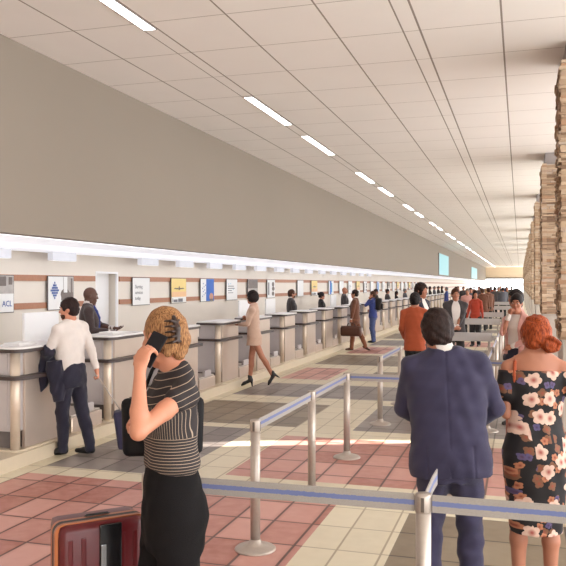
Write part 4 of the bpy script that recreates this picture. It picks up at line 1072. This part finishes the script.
mw = so.matrix_world.copy(); so.parent = ob; so.matrix_parent_inverse = ob.matrix_world.inverted(); so.matrix_world = mw
bm = bmesh.new(); bx(bm, -.13, .13, -.035, .035, .0, .22, bev=.02); obj('bag_body', bm, MATS['rust_orange_knit'], ob, True)

# ------------------------------------------------------------------ red suitcase
SRED = mat('gloss_red_shell', (90, 11, 18), .34, var=.12, scale=20); COPPER = mat('copper_trim', (176, 106, 66), .3, .6); RUBB = mat('black_rubber_trim', (34, 30, 30), .5); BLACKG = mat('black_gloss_panel', (26, 24, 26), .15); ALU = mat('aluminium_rod', (150, 150, 152), .25, .9)
def suitcase(loc, rz, W, D, Hh, shell, trim, label, ext=.0, sc=1.0):
    r = empty('suitcase', loc, rz, sc); tag(r, label, 'suitcase')
    z0 = .06
    bm = bmesh.new(); bx(bm, -W/2+.012, W/2-.012, -D/2, D/2, z0, z0+Hh, bev=.035)
    o = obj('shell', bm, shell, r, True)
    bm = bmesh.new()
    for k in range(6):
        x = -W*.36+W*.72*k/5
        if abs(x) < .07*W/.44: continue
        bx(bm, x-.012, x+.012, -D/2-.004, -D/2+.02, z0+.05, z0+Hh-.06, bev=.005)
    obj('shell_rib', bm, shell, r)
    for nm, yy_, hw, mm in (('frame_trim', -D/2+.045, .012, trim), ('zip_band', -D/2+.072, .016, RUBB), ('frame_trim', -D/2+.10, .012, trim)):
        bm = bmesh.new(); pts = []
        rr = .04
        for cx_, cz_, a0 in ((W/2-rr, z0+Hh-rr, 0), (-W/2+rr, z0+Hh-rr, PI/2), (-W/2+rr, z0+rr, PI), (W/2-rr, z0+rr, 1.5*PI)):
            for t in range(6): an = a0+t*PI/10; pts.append((cx_+rr*math.cos(an)+.004*math.cos(an), cz_+rr*math.sin(an)+.004*math.sin(an)))
        n = len(pts); A = [bm.verts.new((x, yy_-hw, z)) for x, z in pts]; B = [bm.verts.new((x, yy_+hw, z)) for x, z in pts]
        A2 = [bm.verts.new((x*.93, yy_-hw, (z-z0-Hh/2)*.95+z0+Hh/2)) for x, z in pts]; B2 = [bm.verts.new((x*.93, yy_+hw, (z-z0-Hh/2)*.95+z0+Hh/2)) for x, z in pts]
        for i in range(n):
            j = (i+1) % n; bm.faces.new((A[j], A[i], B[i], B[j])); bm.faces.new((A[i], A[j], A2[j], A2[i])); bm.faces.new((B[j], B[i], B2[i], B2[j])); bm.faces.new((A2[i], A2[j], B2[j], B2[i]))
        obj(nm, bm, mm, r)
    bm = bmesh.new(); bx(bm, -.02, .085, -D/2-.012, -D/2+.02, z0+Hh*.30, z0+Hh-.012, bev=.006); obj('handle_panel', bm, BLACKG, r)
    bm = bmesh.new(); bx(bm, -.016, .012, -D/2-.020, -D/2-.008, z0+Hh*.18, z0+Hh-.10, bev=.004); obj('aluminium_strip', bm, ALU, r)
    bm = bmesh.new(); tube(bm, [(-.06, 0, z0+Hh-.004), (-.05, 0, z0+Hh+.004), (.05, 0, z0+Hh+.004), (.06, 0, z0+Hh-.004)], .009, 10); obj('carry_handle', bm, RUBB, r, True)
    if ext:
        bm = bmesh.new(); 
        for s_ in (-1, 1): tube(bm, [(s_*.07, D*.3, z0+Hh-.02), (s_*.07, D*.3, z0+Hh+ext)], .008, 8)
        tube(bm, [(-.08, D*.3, z0+Hh+ext), (.08, D*.3, z0+Hh+ext)], .014, 10); obj('pull_handle', bm, ALU, r, True)
    for sx_ in (-1, 1):
        for sy_ in (-1, 1):
            bm = bmesh.new(); r2 = bmesh.ops.create_cone(bm, cap_ends=True, segments=20, radius1=.028, radius2=.028, depth=.03)
            bmesh.ops.transform(bm, matrix=Matrix.Translation((sx_*(W/2-.06), sy_*(D/2-.05), .029)) @ Matrix.Rotation(PI/2, 4, 'Y'), verts=list(bm.verts))
            bx(bm, sx_*(W/2-.06)-.02, sx_*(W/2-.06)+.02, sy_*(D/2-.05)-.02, sy_*(D/2-.05)+.02, .045, z0+.012); obj('wheel', bm, RUBB, r)
    return r
sX, sY = at(97, 3.68)
suitcase((sX, sY, 0), math.atan2(sY, sX)-PI/2+math.radians(15), .425, .23, .78, SRED, COPPER, 'glossy dark red hard-shell suitcase with copper trim at the bottom left')

# ------------------------------------------------------------------ middle distance figures
M0 = .0095
a0 = 42
def sp(a, r, w, z): x, y = S(a, r, w); return (x, y, z)
root, J = person(dict(label='man in a white shirt at the counter, jacket over his arm', h=M0, skin=SK_LIGHT, hair='short', hair_m=H_DKBR, hair_g=.016, scale=1.005, head_yaw=38, head_pitch=4, face=True, beard=H_BROWN, side=-2,
    hands={'L': (sp(a0, -.27, .12, 1.05), sp(a0, -.2, -1, -.3), None, (0, 0, -1), (1, 0, 0), (50, 50, 30)), 'R': (sp(a0, .30, -.06, .90), sp(a0, .6, -.5, 0), V3(*sp(a0, .15, -.05, -1)), sp(a0, -1, .2, 0), sp(a0, 0, 1, .1), (65, 75, 50))},
    top=dict(t='shirt', m=WHITE, w=1.08, hem=.94), bottom=dict(t='trousers', m=NAVY_D, w=1.05), 
    feet={'L': (sp(a0, -.09, .06, .085), unit(V3(*sp(80, 0, 0, 0))+V3(*sp(a0, -1, .15, 0)))), 'R': (sp(a0, .21, .0, .085), unit(V3(*sp(a0, -.85, .5, 0))))}), u=71, d=8.72, a=a0)
# jacket draped over the left arm: a thing of its own
e, w = J['arm']['L']
s = SDF(); mid = (e+w)/2
sr = V3(*sp(a0, 1, 0, 0)); sw = V3(*sp(a0, 0, 1, 0)); zz_ = V3(0, 0, 1)
s.cone(e+zz_*.02, .075, w+zz_*.01, .075, .03)
c0 = V3(*sp(a0, -.255, 0.0, 1.0))
s.loft([(-.34, 0, 0, .06, .05), (-.25, 0, 0, .10, .06), (-.05, -.01, 0, .125, .08), (.06, 0, 0, .10, .075)], (np.stack([sr, sw, zz_], 1)@rotm((0, 1, 0), 22), c0+sr*.0+zz_*.06), .03)
s.loft([(-.40, 0, 0, .05, .045), (-.28, 0, 0, .085, .055), (-.05, 0, 0, .10, .07), (.05, 0, 0, .09, .06)], (np.stack([sr, sw, zz_], 1)@rotm((0, 1, 0), -6), c0+sr*.085-sw*.12+zz_*.04), .02)
s.warp(lambda X_, Y_, Z_: .007*np.sin(X_*55+Y_*22+Z_*9)*np.sin(Z_*16+1)+.004*np.sin(X_*95-Z_*20))
jk = sdf_obj('folded_jacket', s, .008, NAVY_D, None); bpy.context.view_layer.update(); jk.matrix_world = root.matrix_world.copy(); tag(jk, 'dark navy jacket draped over the arm of the man in the white shirt', 'jacket')
# his wheeled case: handle rod up to his hand
wh = wpt(J, root, J['arm']['R'][1]+V3(0, 0, -.05))
cX, cY = at(130.5, 8.9)
r = empty('wheeled_case', (cX, cY, 0), math.atan2(cY, cX)-PI/2); tag(r, 'small dark blue wheeled case with a long steel handle, behind the blonde woman’s bag', 'suitcase')
bm = bmesh.new(); bx(bm, -.13, .24, -.12, .12, .06, .50, bev=.04, mtx=Matrix.Rotation(math.radians(-8), 4, 'Y')); obj('case_body', bm, NAVY, r, True)
inv = Matrix.Translation((cX, cY, 0)) @ Matrix.Rotation(r.rotation_euler.z, 4, 'Z'); inv = inv.inverted(); hl = inv @ wh
bm = bmesh.new()
for k in (-.016, .016): tube(bm, [(-.10, k, .47), (hl.x, hl.y+k, hl.z)], .0065, 8)
tube(bm, [(hl.x, hl.y-.05, hl.z), (hl.x, hl.y+.05, hl.z)], .013, 8); obj('pull_handle', bm, METAL, r, True)
for k in (-.1, .1):
    bm = bmesh.new(); bmesh.ops.create_cone(bm, cap_ends=True, segments=16, radius1=.04, radius2=.04, depth=.03); bmesh.ops.transform(bm, matrix=Matrix.Translation((.10, k, .04)) @ Matrix.Rotation(PI/2, 4, 'X'), verts=list(bm.verts)); obj('wheel', bm, RUBB, r)

# woman in cream short suit
a1 = 78
person(dict(label='dark-haired woman in a cream jacket and shorts reaching onto the counter in heeled boots', sex='f', h=M0, skin=SK_TAN, hair='bob', hair_m=H_BLACK, hair_g=.022, scale=.985, head_yaw=-4, face=True, lean=2,
    hands={'L': (sp(a1, -.30, .06, 1.13), sp(a1, .2, -.5, -1), V3(*sp(a1, -1, .1, -.05)), (0, 0, -1), (1, 0, 0), (35, 40, 25)), 'R': (sp(a1, -.14, .14, 1.25), sp(a1, .2, .4, -1))},
    top=dict(t='jacket', m=CREAM, hem=.84, w=.93, name='jacket'), bottom=dict(t='skirt', m=CREAM, z=.74), shoes=MATS['black_leather'], heel=.07, boot=True,
    feet={'L': (sp(a1, .36, -.04, .15), unit(V3(*sp(a1, -.55, -.1, -.75))), V3(*sp(a1, -1, 0, 0))), 'R': (sp(a1, -.08, .06, .085), unit(V3(*sp(a1, -1, .0, 0))))}), u=254, d=14.45, a=a1)

# man in brown suit with duffel bag
a2 = 80
root, J = person(dict(label='man in a brown suit striding with a brown holdall', h=.011, skin=SK_TAN, hair='short', hair_m=H_DKBR, scale=1.0, head_yaw=0, face=True,
    hands={'L': (sp(a2, -.12, -.18, .86), sp(a2, .5, -.6, 0), V3(0, 0, -1), (1, 0, 0), (0, 1, 0), (70, 70, 50)), 'R': (sp(a2, .10, .2, .88), sp(a2, .4, .3, 0))},
    top=dict(t='jacket', m=BROWNS, hem=.80, w=.95), bottom=dict(t='trousers', m=BROWNTR, w=1.0), inner=WHITE, shoes=MATS['brown_leather'],
    feet={'L': (sp(a2, -.10, -.04, .085), V3(*sp(a2, -1, -.05, 0))), 'R': (sp(a2, .30, .05, .12), unit(V3(*sp(a2, .75, -.2, -.35))), V3(*sp(a2, -1, 0, 0)))}), u=355, d=22.6, a=a2)
h2 = wpt(J, root, J['arm']['L'][1]+V3(0, 0, -.09))
rz = root.rotation_euler.z+PI/2
r = empty('holdall', (h2.x, h2.y, h2.z-.40), rz); tag(r, 'brown leather holdall carried by the man in the brown suit', 'bag')
bm = bmesh.new(); bx(bm, -.31, .31, -.12, .12, 0, .30, bev=.07); obj('bag_body', bm, MATS['brown_leather'], r, True)
for k in (-.05, .05):
    bm = bmesh.new(); tube(bm, [(-.13, k, .27), (-.09, k*.6, .37), (0, 0, .40), (.09, k*.6, .37), (.13, k, .27)], .009, 8); obj('handle', bm, DKBROWN, r, True)
bm = bmesh.new(); bx(bm, -.30, .30, -.006, .006, .296, .304); obj('zip', bm, STEEL_D, r)

# person in blue with black backpack
a3 = 80
root, J = person(dict(label='person in a blue shirt and jeans with a black backpack, hand raised to the face', h=.012, skin=SK_TAN, hair='short', hair_m=H_BROWN, scale=.965, tiny=False,
    hands={'L': (sp(a3, -.11, -.10, 1.50), sp(a3, .1, -.6, -1), V3(*sp(a3, .2, .1, 1)), (1, 0, 0), (0, 1, 0), (30, 40, 30)), 'R': (sp(a3, -.1, .15, 1.1), sp(a3, .3, .3, -1))},
    top=dict(t='shirt', m=BLUE, hem=.86, w=1.06), bottom=dict(t='trousers', m=DENIM, w=1.08)), u=373, d=25.6, a=a3)
bp = wpt(J, root, V3(0, -.20, 1.12))
r = empty('backpack', (bp.x, bp.y, bp.z), root.rotation_euler.z); tag(r, 'black backpack worn by the person in blue', 'backpack')
bm = bmesh.new(); bx(bm, -.15, .15, -.10, .09, 0, .40, bev=.06); obj('bag_body', bm, BLACKC, r, True)
bm = bmesh.new(); bx(bm, -.11, .11, -.15, -.08, .04, .22, bev=.03); obj('pocket', bm, BLACKC, r, True)
for k in (-.11, .11):
    bm = bmesh.new(); tube(bm, [(k, .06, .37), (k*1.1, .16, .44), (k*1.2, .30, .36), (k*1.25, .33, .2), (k*1.25, .26, .06), (k, .08, .05)], .012, 8); obj('strap', bm, BLACKC, r, True)

# pair in front of the suit man
person(dict(label='person in a rust orange knit top, seen from behind, head just below a taller man', sex='m', h=.011, skin=SK_TAN, hair='short', hair_m=H_BLACK, hair_g=.02, scale=1.01, fat=.96,
    top=dict(t='shirt', m=ORANGE, hem=.80, w=1.12, name='knit_top'), bottom=dict(t='trousers', m=BLACKC), hands={'L': ((-.20, .16, .98), (-.3, -1, -.2)), 'R': ((.12, .22, 1.05), (.4, -1, -.3))}), u=415, d=13.2, a=-8)
person(dict(label='tall dark-haired man in a navy jacket standing beyond the orange top', h=.012, skin=SK_MID, hair='short', hair_m=H_DKBR, hair_g=.03, scale=1.10, top=dict(t='jacket', m=NAVY_D, hem=.82, w=1.0, open=.04), inner=WHITE,
    bottom=dict(t='trousers', m=NAVY_D)), u=421, d=14.6, a=-120)
# man in charcoal jacket facing the camera
root, J = person(dict(label='man in an open charcoal jacket facing the camera, hands clasped', h=.010, skin=SK_TAN, hair='short', hair_m=H_BROWN, hair_g=.012, scale=1.045, face=True, head_yaw=4,
    hands={'L': ((.0, .20, .98), (-1, -.6, 0), (.9, .4, -.1), (0, -1, .2), (0, 0, 1), (40, 50, 40)), 'R': ((.03, .215, 1.0), (1, -.6, 0), (-.9, .3, -.3), (0, -1, 0), (0, 0, 1), (40, 50, 40))},
    top=dict(t='jacket', m=GREYS, hem=.80, w=1.0, open=.05), inner=WHITE, bottom=dict(t='trousers', m=BLACKC)), u=455.5, d=16.2, a=186)
# couple at the right
person(dict(label='woman in a white blouse and dark trousers with a pink cardigan, hand at her chin', sex='f', h=.0095, skin=SK_TAN, hair='short', hair_m=H_BLACK, hair_g=.014, lump=.002, scale=1.02, face=True, head_yaw=20, head_pitch=8,
    hands={'R': ((.02, .17, 1.50), (.25, .2, -1), (-.15, -.25, 1), (-.3, -1, 0), (-1, 0, 0), (60, 60, 40)), 'L': ((-.05, .22, 1.08), (-1, 0, -.4), None, (0, -1, 0), (0, 0, 1), (40, 40, 30))},
    top=dict(t='cardigan', m=PINK, hem=.96), inner=WHITE, bottom=dict(t='trousers', m=NAVY_D, w=1.08)), u=517, d=10.6, a=150)
person(dict(label='taller dark-haired man facing left behind the woman in the white blouse', h=.011, skin=SK_MID, hair='short', hair_m=H_BLACK, hair_g=.02, scale=1.045, face=True, head_yaw=0, head_pitch=6,
    top=dict(t='shirt', m=PINK, hem=.88, w=1.05), bottom=dict(t='trousers', m=NAVY_D)), u=516, d=11.9, a=105)
# group behind the charcoal jacket
person(dict(label='long-haired woman in a rust red top beyond the man in the charcoal jacket', sex='f', h=.013, skin=SK_TAN, hair='long', hair_m=H_BLACK, scale=.98, tiny=True, head_yaw=30,
    top=dict(t='shirt', m=RED, hem=.80, w=1.1), bottom=dict(t='trousers', m=BLACKC, w=1.2)), u=475.5, d=24, a=160)
person(dict(label='broad man in a dark brown jacket, left one of the pair beyond the red top', h=.016, skin=SK_TAN, hair='short', hair_m=H_BROWN, scale=1.0, tiny=True, top=dict(t='jacket', m=BROWNS, hem=.78, w=1.1), bottom=dict(t='trousers', m=BLACKC)), u=482.5, d=32, a=10)
person(dict(label='man in a dark brown jacket, right one of the pair beyond the red top', h=.016, skin=SK_TAN, hair='short', hair_m=H_BROWN, scale=1.01, tiny=True, top=dict(t='jacket', m=BROWNS, hem=.78, w=1.0), bottom=dict(t='trousers', m=BLACKC)), u=488.5, d=33, a=30)

# ------------------------------------------------------------------ clerks behind the counters
as_ = 280   # looking to the right across the counter
def clerk(u, X, top_v, P, a):
    d = X*F_PX/(CT*(u-520)); z = HC-(top_v-284)*d/F_PX
    P['scale'] = min(z/1.78, 1.08); return person(P, u=u, d=d, a=a)
root, J = clerk(87, -6.18, 286.5, dict(label='bald clerk in a brown-grey suit and blue tie gesturing over the counter', h=.0095, skin=SK_DARK, scale=1, face=True, head_pitch=6, lean=3, hair_m=H_BLACK,
    hands={'L': (sp(285, .36, .05, 1.20), sp(285, -.3, .6, -1), V3(*sp(285, 1, -.2, -.1)), (0, 0, 1), (0, 1, 0), (25, 25, 20)), 'R': (sp(285, .34, -.14, 1.16), sp(285, -.3, -.6, -1), V3(*sp(285, 1, .1, .05)), (0, 0, 1), (0, 1, 0), (25, 30, 20))},
    top=dict(t='jacket', m=DKBROWN, open=.02), inner=WHITE, tie=BLUE, bottom=dict(t='trousers', m=DKBROWN)), 272)
clerk(291.5, -6.1, 289.5, dict(label='bearded clerk in a charcoal suit behind the counter right of the woman in cream', h=.012, skin=SK_TAN, hair='short', hair_m=H_BROWN, face=True, beard=H_BROWN, top=dict(t='jacket', m=GREYS), inner=WHITE, bottom=dict(t='trousers', m=GREYS)), 285)
clerk(321.5, -6.1, 292, dict(label='woman clerk in black with her hair in a bun', sex='f', h=.012, skin=SK_TAN, hair='bun', hair_m=H_BLACK, bun=(0, -.12, .05), bun_r=.04, top=dict(t='jacket', m=BLACKC), inner=WHITE, bottom=dict(t='trousers', m=BLACKC)), 282)
clerk(344.5, -6.1, 287, dict(label='bald clerk in a charcoal suit facing the man with the brown holdall', h=.013, skin=SK_MID, tiny=True, hair=None, top=dict(t='jacket', m=GREYS), bottom=dict(t='trousers', m=GREYS)), 275)
# distant prototypes (several mesh parts shared by the copies, cloth colour set per copy)
def proto(lbl, **k):
    base = dict(label=lbl, h=.02, tiny=True, skin=SK_TAN, hair='short', hair_m=H_DKBR, wr=0, top=dict(t='jacket', m=GREYS, w=1.0), bottom=dict(t='trousers', m=BLACKC)); base.update(k)
    r, _ = person(base, xy=(0, 50), a=0); freeze(r); return r
prA = proto('a', inner=None); prB = proto('b', sex='f', hair='long', top=dict(t='shirt', m=PINK), bottom=dict(t='trousers', m=BLACKC))
prC = proto('c', hair='short', hair_m=H_GREY, feet={'L': ((-.1, .2, .085), (0, 1, 0)), 'R': ((.1, -.22, .1), (0, 1, -.2))}, top=dict(t='shirt', m=BLUE, hem=.88))
used = set()
def place(pr_, X, Y, a, lbl, m, bm_=None, sc=1.0, grp='far travellers down the hall'):
    if pr_.name in used: o = copy_tree(pr_)
    else: o = pr_; used.add(pr_.name)
    o.location = (X, Y, 0); o.rotation_euler.z = heading(X, Y, a); o.scale = (sc,)*3; tag(o, lbl, 'person', grp)
    for c in bpy.data.objects:
        if c.parent == o and c.name.split('.')[0] in ('jacket', 'shirt', 'cardigan'):
            c.material_slots[0].link = 'OBJECT'; c.material_slots[0].material = m
    return o
clk = 'clerks far down the desk row'
for (u, m, pr_, tv, lb) in ((376, GREYS, prA, 289, 'clerk seen just behind the head of the person in blue'), (387.5, GREYS, prA, 289, 'clerk in a dark suit, first one right of the backpack'), (396.5, BLACKC, prB, 291, 'shorter dark-haired clerk, second right of the backpack'),
                        (405, TEAL, prC, 288.5, 'grey-haired clerk in grey, third right of the backpack')):
    d = -6.1*F_PX/(CT*(u-520)); X, Y = at(u, d); z = HC-(tv-284)*d/F_PX; place(pr_, X, Y, 285, lb, m, sc=min(z/1.78, 1.06), grp=clk)
for i, u in enumerate((425.5, 430, 434.5, 438.5, 442)):
    d = -6.1*F_PX/(CT*(u-520)); X, Y = at(u, d); place((prA, prB, prC)[i % 3], X, Y, 280, 'tiny dark-dressed clerk far down the desks beside the tall man’s shoulder', (GREYS, BLACKC, TEAL)[i % 3], grp=clk)
far = [(446.5, 46, 90, BLUE, prC, 'tiny traveller in bright blue left of the charcoal jacket man'), (467.5, 29, 170, PINK, prC, 'grey-haired traveller in dusty pink behind the charcoal jacket man'), (471, 36, 180, TEAL, prA, 'traveller in slate grey between the charcoal jacket and the red top'),
       (463.5, 50, 190, GREYS, prA, None), (494.5, 44, 20, GREYS, prA, None), (498.5, 47, 200, OLIVE, prC, None), (503, 42, 10, TEAL, prA, None), (507, 46, 180, OLIVE, prB, None), (511.5, 60, 0, GREYS, prA, None), (478.5, 52, 180, DKBROWN, prA, None),
       (474, 60, 0, BROWNS, prC, None), (458, 58, 180, PINK, prB, None), (456, 50, 100, GREYS, prA, None), (491, 62, 0, RED, prB, None), (500.5, 70, 180, BLACKC, prA, None), (486, 75, 10, TAN, prC, None), (470, 80, 180, GREYS, prA, None), (506, 82, 0, BLUE, prC, None), (480, 92, 190, BLACKC, prA, None), (495, 95, 10, BROWNS, prB, None)]
for u, d, a, m, pr_, lb in far:
    X, Y = at(u, d); place(pr_, X, Y, a, lb or 'tiny distant traveller in the crowd at the end of the hall', m)

# ------------------------------------------------------------------ light and camera
def area(name, loc, size, rot, power, col):
    L = bpy.data.lights.new(name, 'AREA'); L.shape = 'RECTANGLE'; L.size, L.size_y = size; L.energy = power; L.color = col
    o = bpy.data.objects.new(name, L); COL.objects.link(o); o.location = loc; o.rotation_euler = rot; return o
# low sun glint entering between the columns (narrow beam, as through a gap outside)
tgt = Vector((-2.7, 8.87, 0)); dirv = Vector((2.3, .92, 0)).normalized(); src = tgt+dirv*34+Vector((0, 0, 5.2))
L = bpy.data.lights.new('sun_glint', 'SPOT'); L.energy = 650000; L.spot_size = math.radians(1.05); L.spot_blend = .35; L.shadow_soft_size = .05; L.color = (1, .93, .84)
o = bpy.data.objects.new('sun_glint', L); COL.objects.link(o); o.location = src; o.rotation_euler = (tgt-src).to_track_quat('-Z', 'Y').to_euler()
w = bpy.data.worlds.new('daylight'); bpy.context.scene.world = w; w.use_nodes = True
bgn = w.node_tree.nodes['Background']; bgn.inputs[0].default_value = (.97, .985, 1.0, 1); bgn.inputs[1].default_value = 3.7
cam = bpy.data.cameras.new('camera'); co = bpy.data.objects.new('camera', cam); COL.objects.link(co)
cam.sensor_width = 36; cam.sensor_fit = 'HORIZONTAL'; cam.lens = 36*F_PX/566; cam.clip_start = .05; cam.clip_end = 400
cam.shift_y = 1.0/566
co.location = (0, 0, HC); co.rotation_euler = (PI/2, 0, TH)
sc = bpy.context.scene; sc.camera = co
vs = sc.view_settings; vs.view_transform = 'Standard'; vs.look = 'None'; vs.gamma = 1; vs.exposure = 0.74; vs.use_curve_mapping = False
